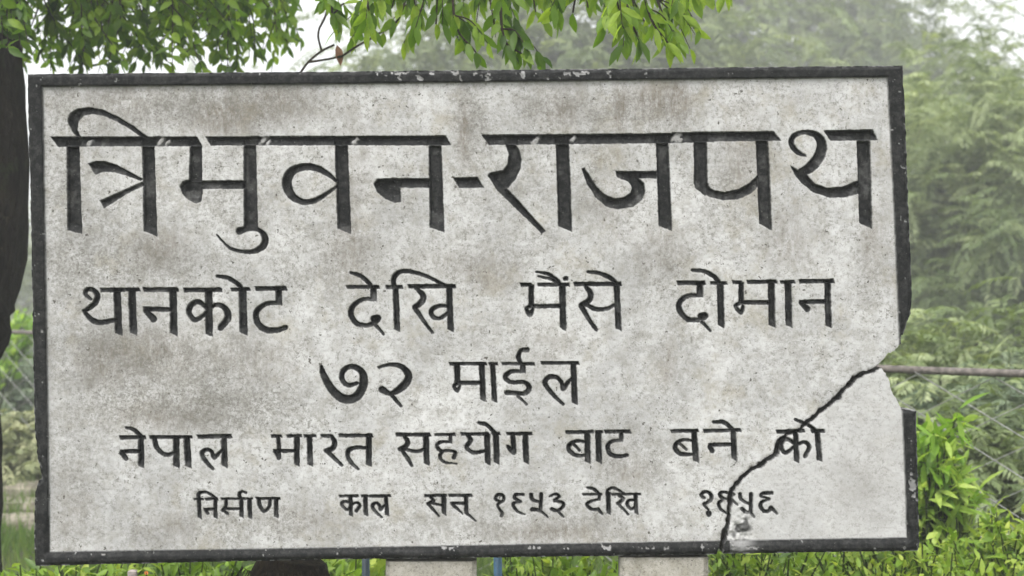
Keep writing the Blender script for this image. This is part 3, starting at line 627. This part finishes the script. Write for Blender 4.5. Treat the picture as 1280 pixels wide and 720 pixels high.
# ------------------------------------------------------------------ foliage builders
def unit(a): return a/(np.linalg.norm(a, axis=-1, keepdims=True)+1e-9)
def diamonds(base, d, nrm, L, Wd, tint):
    """thin pointed leaflets: two folded triangles pairs (4 verts)"""
    d = unit(d); s = unit(np.cross(d, nrm)); n2 = np.cross(s, d)
    L = L[:, None]; Wd = Wd[:, None]
    v = np.stack([base, base+d*L*.45+s*Wd*.5+n2*Wd*.12, base+d*L-n2*L*.08, base+d*L*.45-s*Wd*.5+n2*Wd*.12], 1)
    return v.reshape(-1, 3), np.repeat(tint, 4)
def leaf_faces(n, k): return np.arange(n*k).reshape(n, k)
def broad(base, d, nrm, L, Wd, tint, droop=.18):
    """full leaf blade: 10 verts, folded along the midrib and bent"""
    d = unit(d); s = unit(np.cross(d, nrm)); n2 = np.cross(s, d); L = L[:, None]; Wd = Wd[:, None]
    def mid(t): return base+d*L*t-n2*L*droop*t*t
    def side(t, w, sg): return mid(t)+sg*s*Wd*w+n2*Wd*.30*w
    v = np.stack([mid(0), mid(.3), mid(.62), mid(1.0), side(.25, .40, 1), side(.55, .5, 1), side(.82, .27, 1), side(.25, .40, -1), side(.55, .5, -1), side(.82, .27, -1)], 1)
    n = len(base); o = (np.arange(n)*10)[:, None]
    q = np.concatenate([o+np.array([[1, 2, 5, 4]]), o+np.array([[1, 7, 8, 2]]), o+np.array([[2, 3, 6, 5]]), o+np.array([[2, 8, 9, 3]])])
    t = np.concatenate([o+np.array([[0, 1, 4]]), o+np.array([[0, 7, 1]])])
    return v.reshape(-1, 3), q, t, np.repeat(tint, 10)
def clumps(cen, rad, n, seed, shell=.55, zmin=None):
    rg = np.random.default_rng(seed); P = []
    while len(P) < n:
        u = unit(rg.normal(size=3)); r = rg.uniform(shell, 1)**.6
        wob = 1+.28*math.sin(3*math.atan2(u[1], u[0])+seed)+.18*math.sin(5*u[2]*2+seed*1.7)
        p = np.array(cen)+u*r*np.array(rad)*wob
        if zmin is None or p[2] > zmin: P.append(p)
    return np.array(P)
def fronds(cl, out, nper, FL, nl, ll, lw, seed, droop=.55, spread=.9, csz=.25, ang=.9, updir=.25):
    """pinnate fronds springing from clump centres: returns leaflet arrays"""
    rg = np.random.default_rng(seed); B, Dd, Nn, Ls, Ws, T = [], [], [], [], [], []
    for c in cl:
        o = unit(c-out); ct = rg.uniform(.15, .85)
        for k in range(nper):
            d = unit(o*.8+rg.normal(size=3)*spread+np.array([0, 0, updir])); L = FL*rg.uniform(.6, 1.15)
            p0 = c+rg.normal(size=3)*csz; t = np.linspace(.08, 1, nl)[:, None]
            cur = p0+d*L*t+np.array([0, 0, -1])*L*droop*t*t
            tg = unit(d-np.array([0, 0, 2*droop])*t); s = unit(np.cross(tg, [0, 0, 1.0])+rg.normal(size=3)*.12)
            lenf = (np.sin(np.clip(t[:, 0]*2.9, .35, 2.95)))*.8+.25
            for sg in (1, -1):
                B.append(cur); Dd.append(tg*math.cos(ang)+sg*s*math.sin(ang)+np.array([0, 0, -.28])+rg.normal(size=(nl, 3))*.10)
                Nn.append(np.cross(s, tg)+rg.normal(size=(nl, 3))*.25); Ls.append(ll*lenf*rg.uniform(.75, 1.2, nl)); Ws.append(np.full(nl, lw)*rg.uniform(.8, 1.2, nl))
                T.append(np.clip(ct+rg.uniform(-.18, .18)+rg.uniform(-.14, .14, nl), 0, 1))
    return [np.concatenate(q) for q in (B, Dd, Nn, Ls, Ws, T)]
def trunk_and_limbs(base, top, r, cl, seed, mat, parent, nl=14):
    g = Geo(); rg = np.random.default_rng(seed); base = np.array(base); top = np.array(top)
    pts = [base+(top-base)*t+rg.normal(size=3)*.03*np.array([1, 1, 0])*np.linalg.norm(top-base)*(t > 0) for t in np.linspace(0, 1, 9)]
    g.tube(pts, [r*(1.25-.3*min(1, i*.5)-.09*i) for i in range(9)], 10, .12, seed); g.build('trunk', mat, parent, True)
    g = Geo(); ci = rg.permutation(len(cl))[:nl]
    for i in ci:
        c = cl[i]; s = pts[int(rg.integers(4, 8))]; m1 = s+(c-s)*.5+np.array([0, 0, .12])*np.linalg.norm(c-s)
        g.tube([s, s+(m1-s)*.5, m1, (m1+c)/2+[0, 0, .02], c], [r*.34, r*.28, r*.2, r*.13, r*.05], 6, .08, seed+i)
    g.build('branch', mat, parent, True)
def frond_tree(name, label, cat, base, cen, rad, ncl, nper, FL, nl, ll, lw, mat, bark, seed, group=None, r=.1, zmin=None, droop=.55, csz=.25, shell=.5, nlimb=14, fol='foliage', ang=.9, spread=.9, updir=.25):
    base = np.array(base, float); base[2] = float(ground_z(np.array(base[0]), np.array(base[1])))-.05
    e = empty(name, base.tolist(), label, cat, group)
    cl = clumps(cen, rad, ncl, seed, shell, zmin)
    trunk_and_limbs(base, np.array(cen)+[0, 0, rad[2]*.5], r, cl, seed, bark, e, nlimb)
    B, Dd, Nn, Ls, Ws, T = fronds(cl, np.array(cen)-[0, 0, rad[2]*.3], nper, FL, nl, ll, lw, seed+1, droop, csz=csz, ang=ang, spread=spread, updir=updir)
    v, t = diamonds(B, Dd, Nn, Ls, Ws, T)
    link(fol, v, leaf_faces(len(B), 4), mat, e, False, dict(tint=t)); return e
def leaf_shrub(name, label, cat, base, cen, rad, nstem, nleaf, L, Wd, mat, seed, group=None, zmin=None, arch=.3, up=.2, tmu=.5):
    """a shrub of arching stems carrying full leaves"""
    rg = np.random.default_rng(seed); base = np.array(base, float); base[2] = float(ground_z(np.array(base[0]), np.array(base[1])))-.03
    e = empty(name, base.tolist(), label, cat, group)
    tips = clumps(cen, rad, nstem, seed, .3, zmin); g = Geo(); B, Dd, Nn, Ls, Ws, T = [], [], [], [], [], []
    for i, tp in enumerate(tips):
        b = base+rg.normal(size=3)*np.array([.35*rad[0], .35*rad[1], 0]); m1 = b*.45+tp*.55+np.array([0, 0, arch*abs(tp[2]-b[2])*.4])
        q = crom(np.array([b, m1, tp]), 5); g.tube(q, np.linspace(.006, .0018, len(q)), 4, 0, i)
        n = max(2, int(nleaf*rg.uniform(.6, 1.4))); u = rg.uniform(.45, 1, n)*(len(q)-1); k = np.clip(u.astype(int), 0, len(q)-2); fr = (u-k)[:, None]
        p = q[k]*(1-fr)+q[k+1]*fr; tgd = unit(q[k+1]-q[k])
        d = tgd*.5+unit(rg.normal(size=(n, 3)))*.85+np.array([0, 0, up])
        B.append(p+rg.normal(size=(n, 3))*.012); Dd.append(d); Nn.append(np.array([0, 0, 1.])+rg.normal(size=(n, 3))*.45)
        Ls.append(L*rg.uniform(.55, 1.25, n)); Ws.append(Wd*rg.uniform(.7, 1.2, n)); T.append(np.clip(tmu+rg.uniform(-.25, .25)+rg.normal(size=n)*.16, 0, 1))
    g.build('stem', M_STEM, e)
    B, Dd, Nn, Ls, Ws, T = [np.concatenate(x) for x in (B, Dd, Nn, Ls, Ws, T)]
    v, q, t, tn = broad(B, Dd, Nn, Ls, Ws, T)
    link('foliage', v, [q, t], mat, e, True, dict(tint=tn)); return e

# ------------------------------------------------------------------ big tree with the dark trunk at the left, boughs over the sign
DT = 4.2
tb = W(-100, 720, DT); tb[2] = float(ground_z(tb[0], tb[1]))-.05
tree = empty('shade_tree', tb.tolist(), 'dark trunked broadleaf tree at left whose boughs hang bright green leaves above the sign', 'tree')
ctr = [W(-104, 900, DT), W(-102, 720, DT), W(-100, 560, DT), W(-108, 450, DT), W(-88, 400, DT), W(-68, 345, DT), W(-58, 200, DT), W(-64, 80, DT), W(-70, -60, DT), W(-70, -260, DT), W(-60, -420, DT)]
ctr[0][2] = tb[2]
cc = crom(np.array(ctr), 4); g = Geo(); g.tube(cc, np.linspace(.232, .20, len(cc)), 40, .05, 5); g.build('trunk', M_BARK, tree, True)
limbs = [crom(np.array(p), 6) for p in (
    [W(-60, -60, 4.2), W(60, -190, 4.1), W(240, -230, 3.9), W(430, -200, 3.6), W(620, -190, 3.4), W(800, -170, 3.3), W(940, -140, 3.3)],
    [W(-60, 0, 4.2), W(40, -110, 4.4), W(160, -140, 4.6), W(300, -120, 4.8), W(420, -130, 5.0)],
    [W(-65, -100, 4.2), W(20, -220, 4.7), W(150, -300, 5.2), W(330, -300, 5.5)])]
for i, q in enumerate(limbs):
    g = Geo(); g.tube(q, np.linspace((.075, .06, .05)[i], .018, len(q)), 8, .06, 30+i); g.build('bough', M_BARK, tree, True)
tw = dict(near=[], far=Geo()); LB = dict(near=[[] for _ in range(6)], far=[[] for _ in range(6)])
def spray(q, rad, key, nleaf, L, Wd, seed, tmu, hang=.75, from_=.2):
    rg = np.random.default_rng(seed); g_ = Geo() if key == 'near' else tw['far']; g_.tube(q, np.linspace(rad, rad*.35, len(q)), 5, .05, seed)
    if key == 'near': g_.build('twig', M_TWIG, tree)
    n = nleaf; u = np.sort(rg.uniform(from_, 1, n))*(len(q)-1); k = np.clip(u.astype(int), 0, len(q)-2); fr = (u-k)[:, None]
    p = q[k]*(1-fr)+q[k+1]*fr; tg = unit(q[k+1]-q[k]); sg = np.where(np.arange(n) % 2, 1, -1)[:, None]
    s = unit(np.cross(tg, [0, .3, 1.])); d = tg*.55+sg*s*.55+np.array([0, 0, -hang])+rg.normal(size=(n, 3))*.28
    a = LB[key]; a[0].append(p); a[1].append(d); a[2].append(np.array([.1, -.75, .55])+rg.normal(size=(n, 3))*.5)
    a[3].append(L*rg.uniform(.7, 1.2, n)); a[4].append(Wd*rg.uniform(.75, 1.15, n)); a[5].append(np.clip(tmu+rg.normal(size=n)*.30, 0, 1))
# near sprays over the middle of the sign: from the first bough down to an end seen at (x, y)
near = [(430, 12, 400, 24, .6), (440, 55, 520, -30, .75), (462, 42, 470, -90, .7), (505, 62, 560, -60, .7), (490, 18, 520, -110, .5), (545, 38, 560, -120, .45), (572, 56, 540, -60, .5), (595, 74, 540, -20, .55),
        (618, 40, 600, -110, .55), (640, 58, 610, -60, .25), (655, 78, 600, 10, .3), (670, 26, 650, -110, .75), (690, 12, 690, -110, .8), (716, 24, 740, -110, .6), (755, 12, 770, -120, .7), (735, 18, 720, -90, .8),
        (800, 62, 770, -40, .7), (812, 48, 760, -60, .85), (838, 66, 780, -30, .65), (852, 62, 790, -50, .8), (868, 44, 800, -60, .9), (866, 8, 850, -110, .85), (884, 10, 870, -100, .85), (826, 8, 800, -100, .75), (780, 44, 760, -70, .8), (560, 12, 580, -110, .5), (520, 20, 500, -120, .6), (640, 8, 630, -100, .7), (600, 14, 610, -100, .6), (475, 8, 450, -100, .65)]
def near_pt(q, p): return q[np.argmin(((q-p)**2).sum(1))]
for i, (x, y, xs_, ys_, tm) in enumerate(near):
    D = 3.35+.35*math.sin(i*2.3); a = W(xs_, ys_-60, D); s = near_pt(limbs[0], a); e = W(x, y-8, D)
    spray(crom(np.array([s, a*.6+s*.4, W((x+xs_)/2, (y+ys_)/2-8, D), e]), 6), .0055, 'near', 16, .052, .020, 100+i, tm, from_=.35)
    for k in range(2):
        e2 = W(x+random.uniform(-30, 30), y-random.uniform(0, 22), D+random.uniform(-.15, .15)); m1 = W((x+xs_)/2, (y+ys_)/2-8, D)
        spray(crom(np.array([m1, (m1+e2)/2+[0, 0, .02], e2]), 5), .0022, 'near', 8, .049, .019, 300+i*3+k, tm-.05)
# darker, denser sprays at the left
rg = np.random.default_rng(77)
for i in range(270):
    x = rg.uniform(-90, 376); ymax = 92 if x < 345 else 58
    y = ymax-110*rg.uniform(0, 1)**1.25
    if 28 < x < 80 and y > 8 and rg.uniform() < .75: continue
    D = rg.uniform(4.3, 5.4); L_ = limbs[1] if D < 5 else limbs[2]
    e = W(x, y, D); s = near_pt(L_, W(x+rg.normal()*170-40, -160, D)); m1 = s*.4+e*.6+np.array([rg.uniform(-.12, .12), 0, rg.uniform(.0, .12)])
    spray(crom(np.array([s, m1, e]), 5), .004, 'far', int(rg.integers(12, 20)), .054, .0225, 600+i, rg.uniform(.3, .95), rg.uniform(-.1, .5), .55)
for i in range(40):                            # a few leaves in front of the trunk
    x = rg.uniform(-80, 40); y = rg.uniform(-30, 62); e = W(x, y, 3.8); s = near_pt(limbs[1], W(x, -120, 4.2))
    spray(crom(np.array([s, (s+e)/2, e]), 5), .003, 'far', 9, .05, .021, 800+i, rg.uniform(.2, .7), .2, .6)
# bare twig with a dead leaf left of the middle
for q in ([(372, 96), (385, 78), (402, 64), (418, 56)], [(402, 64), (398, 40), (410, 10), (420, -60)], [(428, 70), (446, 58), (470, 44), (500, 20), (520, -60)], [(385, 78), (410, 74), (428, 70)]):
    g = Geo(); g.tube(crom(np.array([W(x, y, 3.5) for x, y in q]), 5), .0030, 5, .05, 9); g.build('twig', M_TWIG, tree)
tag(tw['far'].build('thin_twigs', M_TWIG, tree), kind='stuff')
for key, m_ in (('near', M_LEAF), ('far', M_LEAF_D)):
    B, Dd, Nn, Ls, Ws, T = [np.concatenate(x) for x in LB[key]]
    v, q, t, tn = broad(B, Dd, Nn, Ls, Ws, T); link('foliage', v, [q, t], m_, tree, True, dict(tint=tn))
v, q, t, tn = broad(np.array([W(421, 56, 3.5)]), np.array([[.25, 0, -1.]]), np.array([[.4, -.8, .1]]), np.array([.052]), np.array([.022]), np.array([.5]))
tag(link('dead_leaf', v, [q, t], M_DEAD, tree, True), 'brown dry leaf hanging from a bare twig')

# ------------------------------------------------------------------ fence behind
A0, B0 = np.array([-3.26, 9.06]), np.array([1.63, 4.53]); dv = B0-A0; A1, B1 = A0-dv*.30, B0+dv*.28
flen = float(np.linalg.norm(B1-A1)); fd = (B1-A1)/flen; RAILZ = 1.03
def FP(s, z): q = A1+fd*s; return np.array([q[0], q[1], z])
fence = empty('chain_link_fence', FP(0, 0).tolist(), 'rusty rail fence with wide diamond wire mesh behind the sign', 'fence')
g = Geo(); g.tube([FP(s, RAILZ+.006*math.sin(s*2.1)) for s in np.linspace(0, flen, 40)], .0135, 8, .10, 3); g.build('rail', M_RUST, fence, True)
g = Geo(); ww, hh = .26, .135; ztop, zbot = RAILZ-.012, .06; slope = hh/ww; span = (ztop-zbot)/slope
s = -span
def wob(s_, z_): p = FP(s_, z_); return p+np.array([fd[1], -fd[0], 0])*.012*math.sin(s_*9+z_*14)
while s < flen:
    for up_ in (1, -1):
        pts = []
        for t in np.linspace(0, 1, 8):
            ss = s+span*t; z_ = zbot+(ztop-zbot)*t if up_ > 0 else ztop-(ztop-zbot)*t
            if 0 <= ss <= flen: pts.append(wob(ss, z_)+np.array([0, .003*up_, 0]))
        if len(pts) > 1: g.tube(pts, .0019, 4)
    s += ww
g.build('wire_mesh', M_WIRE, fence)
for s in (.15, 3.0, 5.4, flen-.1):
    g = Geo(); g.tube([FP(s, -.1), FP(s, RAILZ-.01)], .022, 10); g.build('post', M_RUST, fence, True)

# ------------------------------------------------------------------ trees beyond the fence
KF = 1.5
G_T = 'misty trees beyond the fence'
def at(px, py, D): return W(px, py, D).tolist()
frond_tree('feathery_tree', 'pale feathery drooping tree just beyond the fence at the right edge', 'tree', at(1280, 440, 9.5*KF), at(1290, 300, 9.5*KF), (1.15*KF, .9*KF, 1.1*KF), 180, 22, .42*1.25, 17, .105*1.15, .011*1.15, M_FEATH, M_PBARK, 41, G_T, .09, csz=.16, shell=.25)
frond_tree('feathery_tree', 'feathery tree half hidden behind the right border of the sign', 'tree', at(1120, 440, 10.5*KF), at(1130, 320, 10.5*KF), (1.0*KF, .8*KF, 1.15*KF), 142, 20, .45*1.25, 17, .11*1.15, .012*1.15, M_FEATH, M_PBARK, 42, G_T, .09, csz=.18, shell=.25)
frond_tree('feathery_tree', 'tall feathery tree in the mist with its crown beside open sky at the upper right', 'tree', at(1330, 440, 13.5*KF), at(1325, 240, 13.5*KF), (1.5*KF, 1.2*KF, 1.15*KF), 165, 20, .5*1.25, 16, .12*1.15, .013*1.15, M_FEATH, M_PBARK, 43, G_T, .12, csz=.22, shell=.3)
KM = 2.0
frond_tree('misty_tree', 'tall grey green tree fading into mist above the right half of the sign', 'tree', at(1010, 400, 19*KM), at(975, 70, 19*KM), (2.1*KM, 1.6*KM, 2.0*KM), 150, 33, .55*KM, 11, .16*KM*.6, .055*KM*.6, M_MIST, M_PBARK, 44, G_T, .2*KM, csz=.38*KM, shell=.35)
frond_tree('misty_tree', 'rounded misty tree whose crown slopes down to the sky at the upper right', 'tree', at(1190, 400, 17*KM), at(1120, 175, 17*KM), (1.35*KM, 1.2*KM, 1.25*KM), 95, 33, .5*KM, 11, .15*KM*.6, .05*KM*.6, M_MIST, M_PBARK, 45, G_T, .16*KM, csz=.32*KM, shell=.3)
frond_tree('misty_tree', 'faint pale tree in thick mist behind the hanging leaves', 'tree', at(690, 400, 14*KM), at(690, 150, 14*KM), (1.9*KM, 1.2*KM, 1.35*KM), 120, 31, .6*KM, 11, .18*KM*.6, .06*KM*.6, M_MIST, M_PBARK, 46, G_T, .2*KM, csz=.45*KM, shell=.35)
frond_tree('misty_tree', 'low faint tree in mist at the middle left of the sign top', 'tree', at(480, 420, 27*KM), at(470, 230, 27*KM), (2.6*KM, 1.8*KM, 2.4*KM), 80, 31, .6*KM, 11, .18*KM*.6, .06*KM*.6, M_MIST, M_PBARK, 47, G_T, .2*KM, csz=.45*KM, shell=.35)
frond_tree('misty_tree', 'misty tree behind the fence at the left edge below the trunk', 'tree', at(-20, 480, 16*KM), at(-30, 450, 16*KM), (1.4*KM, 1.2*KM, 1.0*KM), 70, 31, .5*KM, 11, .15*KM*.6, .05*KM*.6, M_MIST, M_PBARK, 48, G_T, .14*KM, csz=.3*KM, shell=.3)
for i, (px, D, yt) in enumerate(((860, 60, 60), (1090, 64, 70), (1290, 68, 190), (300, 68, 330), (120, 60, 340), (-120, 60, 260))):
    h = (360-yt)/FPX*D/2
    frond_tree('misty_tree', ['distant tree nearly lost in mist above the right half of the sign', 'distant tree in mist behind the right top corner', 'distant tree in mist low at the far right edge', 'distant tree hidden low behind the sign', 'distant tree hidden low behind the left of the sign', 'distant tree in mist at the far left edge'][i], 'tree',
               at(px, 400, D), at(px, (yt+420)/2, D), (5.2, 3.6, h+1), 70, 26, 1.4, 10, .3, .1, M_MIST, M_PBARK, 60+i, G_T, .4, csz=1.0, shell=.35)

# ------------------------------------------------------------------ shrubs
G_S = 'shrubs around the sign'
leaf_shrub('leafy_shrub', 'bright green long leaved shrub standing tight against the lower right border', 'shrub', at(1178, 700, 4.2), at(1168, 590, 4.2), (.13, .16, .19), 70, 13, .085, .021, M_BUSH, 71, G_S, arch=.8, up=-.25, tmu=.62)
leaf_shrub('leafy_shrub', 'low yellow green shrub at the bottom right corner', 'shrub', at(1250, 720, 3.9), at(1255, 715, 3.9), (.20, .22, .17), 230, 26, .040, .015, M_HEDGE, 72, G_S, tmu=.6)
leaf_shrub('leafy_shrub', 'low yellow green shrub beneath the lower right corner of the sign', 'shrub', at(1110, 730, 3.7), at(1110, 726, 3.7), (.24, .24, .16), 260, 26, .036, .014, M_HEDGE, 73, G_S, tmu=.58)
leaf_shrub('leafy_shrub', 'low green shrub beneath the foot of the crack', 'shrub', at(950, 735, 3.6), at(955, 734, 3.6), (.22, .22, .14), 220, 26, .036, .014, M_HEDGE, 74, G_S, tmu=.5)
frond_tree('silvery_shrub', 'silvery feathery shrub behind the wire mesh at the right edge', 'shrub', at(1275, 600, 6.4), at(1285, 545, 6.4), (.34, .3, .26), 60, 20, .20, 12, .062, .008, M_SILVER, M_TWIG, 75, G_S, .02, csz=.07, shell=.2, nlimb=10)
frond_tree('feathery_shrub', 'olive feathery shrub low behind the mesh right of the bright shrub', 'shrub', at(1250, 700, 5.6), at(1240, 640, 5.6), (.38, .3, .24), 70, 20, .20, 12, .06, .013, M_FEATH, M_TWIG, 76, G_S, .02, csz=.08, shell=.2, nlimb=10)
frond_tree('feathery_shrub', 'dim green shrub behind the mesh beside the broken edge of the sign', 'shrub', at(1150, 640, 7.0), at(1160, 530, 7.0), (.5, .35, .42), 70, 20, .26, 12, .07, .012, M_FEATH, M_TWIG, 77, G_S, .02, csz=.1, shell=.2, nlimb=10)
leaf_shrub('leafy_shrub', 'small bright green sapling between the dark trunk and the sign', 'shrub', at(-30, 640, 9.9), at(16, 405, 9.9), (.22, .2, .16), 14, 26, .085, .036, M_BUSH, 78, G_S, tmu=.45)
frond_tree('pale_shrub', 'pale yellowish shrub beyond the mesh at the lower left edge', 'shrub', at(10, 620, 9.0), at(15, 578, 9.0), (.36, .3, .20), 60, 20, .22, 10, .07, .02, M_PALE, M_TWIG, 79, G_S, .02, csz=.08, shell=.2, nlimb=8)
frond_tree('feathery_shrub', 'grey green shrub behind the mesh below the dark trunk', 'shrub', at(20, 560, 12), at(15, 500, 12), (.6, .4, .4), 60, 20, .3, 11, .09, .016, M_SILVER, M_TWIG, 80, G_S, .02, csz=.12, shell=.2, nlimb=8)
leaf_shrub('leafy_shrub', 'low green plant under the left corner of the sign', 'shrub', at(90, 745, 3.6), at(110, 742, 3.6), (.22, .2, .11), 160, 22, .05, .016, M_HEDGE, 81, G_S, tmu=.45)
leaf_shrub('leafy_shrub', 'low green plant between the stump and the left leg', 'shrub', at(440, 742, 3.6), at(445, 738, 3.6), (.13, .18, .12), 120, 22, .05, .018, M_HEDGE, 82, G_S, tmu=.5)
leaf_shrub('leafy_shrub', 'low green plant between the two legs', 'shrub', at(690, 742, 3.6), at(690, 740, 3.6), (.20, .2, .13), 180, 22, .05, .018, M_HEDGE, 83, G_S, tmu=.5)
leaf_shrub('leafy_shrub', 'low green plant left of the dark stump', 'shrub', at(240, 745, 3.6), at(245, 744, 3.6), (.16, .2, .11), 140, 22, .05, .016, M_HEDGE, 84, G_S, tmu=.4)

# ------------------------------------------------------------------ stones, stump, stakes, grass
for i in range(3):
    D = 8.5-.4*i; g = Geo(); y = 604+i*21
    for k in range(5):
        c = W(-60+k*44+random.uniform(-6, 6), y+random.uniform(-2, 2), D); g.box(c-[0, 0, .10], (.21, .30, .20), .02, .012, 40+i*7+k)
    tag(g.build('stone_step', M_STONE), ['topmost brown stone step beyond the mesh at lower left', 'middle brown stone step beyond the mesh at lower left', 'lowest brown stone step beyond the mesh at lower left'][i], 'step', 'stone steps at lower left')
st = W(355, 720, 2.95); zt = W(0, 700, 2.95)[2]
e = empty('tree_stump', [st[0], st[1], float(ground_z(st[0], st[1]))-.05], 'dark stump close behind the sign left of its legs', 'stump')
zz = [e.location.z, .2, .45, zt-.10, zt-.03, zt+.005, zt+.012]; rr = [.13, .105, .092, .088, .083, .066, .02]
g = Geo(); g.tube([(st[0]+.004*i, st[1], z) for i, z in enumerate(zz)], rr, 20, .07, 8); g.build('stump_wood', M_STUMP, e, True)
rg = np.random.default_rng(5); g = Geo()
for i in range(26):
    th = rg.uniform(3.3, 6.1); p = np.array([st[0]+.085*math.cos(th), st[1]+.085*math.sin(th), zt-.01]); g.tube([p, p+[.012*math.cos(th), -.012, -.02], p+[.018*math.cos(th)+rg.uniform(-.01, .01), -.016, -.09]], .0016, 4)
g.build('root_fibre', M_TWIG, e)
for px, m_, lab, w in ((457, M_DBLUE, 'thin dark blue stake between the stump and the left leg', .0085), (622, M_BLUE, 'thin bright blue stake just right of the left leg', .0095)):
    p = W(px, 700, 3.1); g = Geo(); g.tube([(p[0], p[1], -.1), (p[0]+.004, p[1], .4), (p[0], p[1], p[2]+.02)], w, 10, .02, 3); g.tube([(p[0], p[1], p[2]+.0195), (p[0], p[1], p[2]+.03)], w*1.25, 10)
    tag(g.build('stake', m_, None, True), lab, 'stake', 'painted stakes behind the sign')
p = W(166, 715, 3.2); g = Geo(); g.box((p[0], p[1], p[2]/2-.03), (.018, .018, p[2]+.07), .003, .001, 2); tag(g.build('peg', M_WHITE), 'pale pinkish peg in the plants under the left of the sign', 'peg')
p = W(183, 716, 3.3); e = empty('flower', [p[0], p[1], 0], 'small orange flower under the left of the sign', 'flower')
g = Geo(); g.tube([(p[0], p[1], 0), (p[0]+.01, p[1], p[2]*.6), p], .002, 5); g.build('stem', M_TWIG, e)
n = 9; th = np.linspace(0, 2*math.pi, n, endpoint=False); d = np.stack([np.cos(th), -.4+0*th, np.sin(th)], -1)
v, q, t, tn = broad(np.repeat(p[None], n, 0), d, np.repeat(np.array([[0, -1., .2]]), n, 0), np.full(n, .005), np.full(n, .0035), np.full(n, .5)); link('petals', v, [q, t], M_ORANGE, e, True)
# grass
rg = np.random.default_rng(9); n = 90000
gx_ = rg.uniform(-4.2, 3.4, n); gy_ = rg.uniform(2.9, 11.5, n); okm = (np.abs(gx_) < gy_*.42+.25) & (noise2(gx_*1.3, gy_*1.3, 91) > -.8); gx_, gy_ = gx_[okm], gy_[okm]; n = len(gx_)
base = np.stack([gx_, gy_, ground_z(gx_, gy_)-.01], -1)
hgt = rg.uniform(.07, .2, n)*(1+.4*noise2(gx_*2, gy_*2, 92)); d = np.stack([rg.normal(size=n)*.35, rg.normal(size=n)*.35, np.ones(n)], -1); nr = unit(np.stack([rg.normal(size=n), rg.normal(size=n), np.zeros(n)], -1))
v, t = diamonds(base, d, nr, hgt, np.full(n, .009), np.clip(.5+.3*noise2(gx_*1.7, gy_*1.7, 93)+rg.normal(size=n)*.18, 0, 1))
tag(link('grass', v, leaf_faces(n, 4), M_GRASS, None, False, dict(tint=t)), 'green grass covering the ground behind the sign', 'grass', kind='stuff')

# ------------------------------------------------------------------ mist
m = bpy.data.materials.new('mist'); m.use_nodes = True; N, L = m.node_tree.nodes, m.node_tree.links; N.clear()
o_ = N.new('ShaderNodeOutputMaterial'); pv = N.new('ShaderNodeVolumePrincipled'); pv.inputs['Density'].default_value = .0072; pv.inputs['Color'].default_value = (.97, .98, .99, 1); pv.inputs['Anisotropy'].default_value = .2
L.new(pv.outputs[0], o_.inputs['Volume'])
g = Geo(); x0, x1, y0, y1, z0, z1 = -90, 90, -12, 150, -9, 22
g.add([(x0, y0, z0), (x1, y0, z0), (x1, y1, z0), (x0, y1, z0), (x0, y0, z1), (x1, y0, z1), (x1, y1, z1), (x0, y1, z1)], [(0, 3, 2, 1), (4, 5, 6, 7), (0, 1, 5, 4), (1, 2, 6, 5), (2, 3, 7, 6), (3, 0, 4, 7)])
tag(g.build('haze', m), 'pale mist filling the air between the trees', 'haze', kind='stuff')
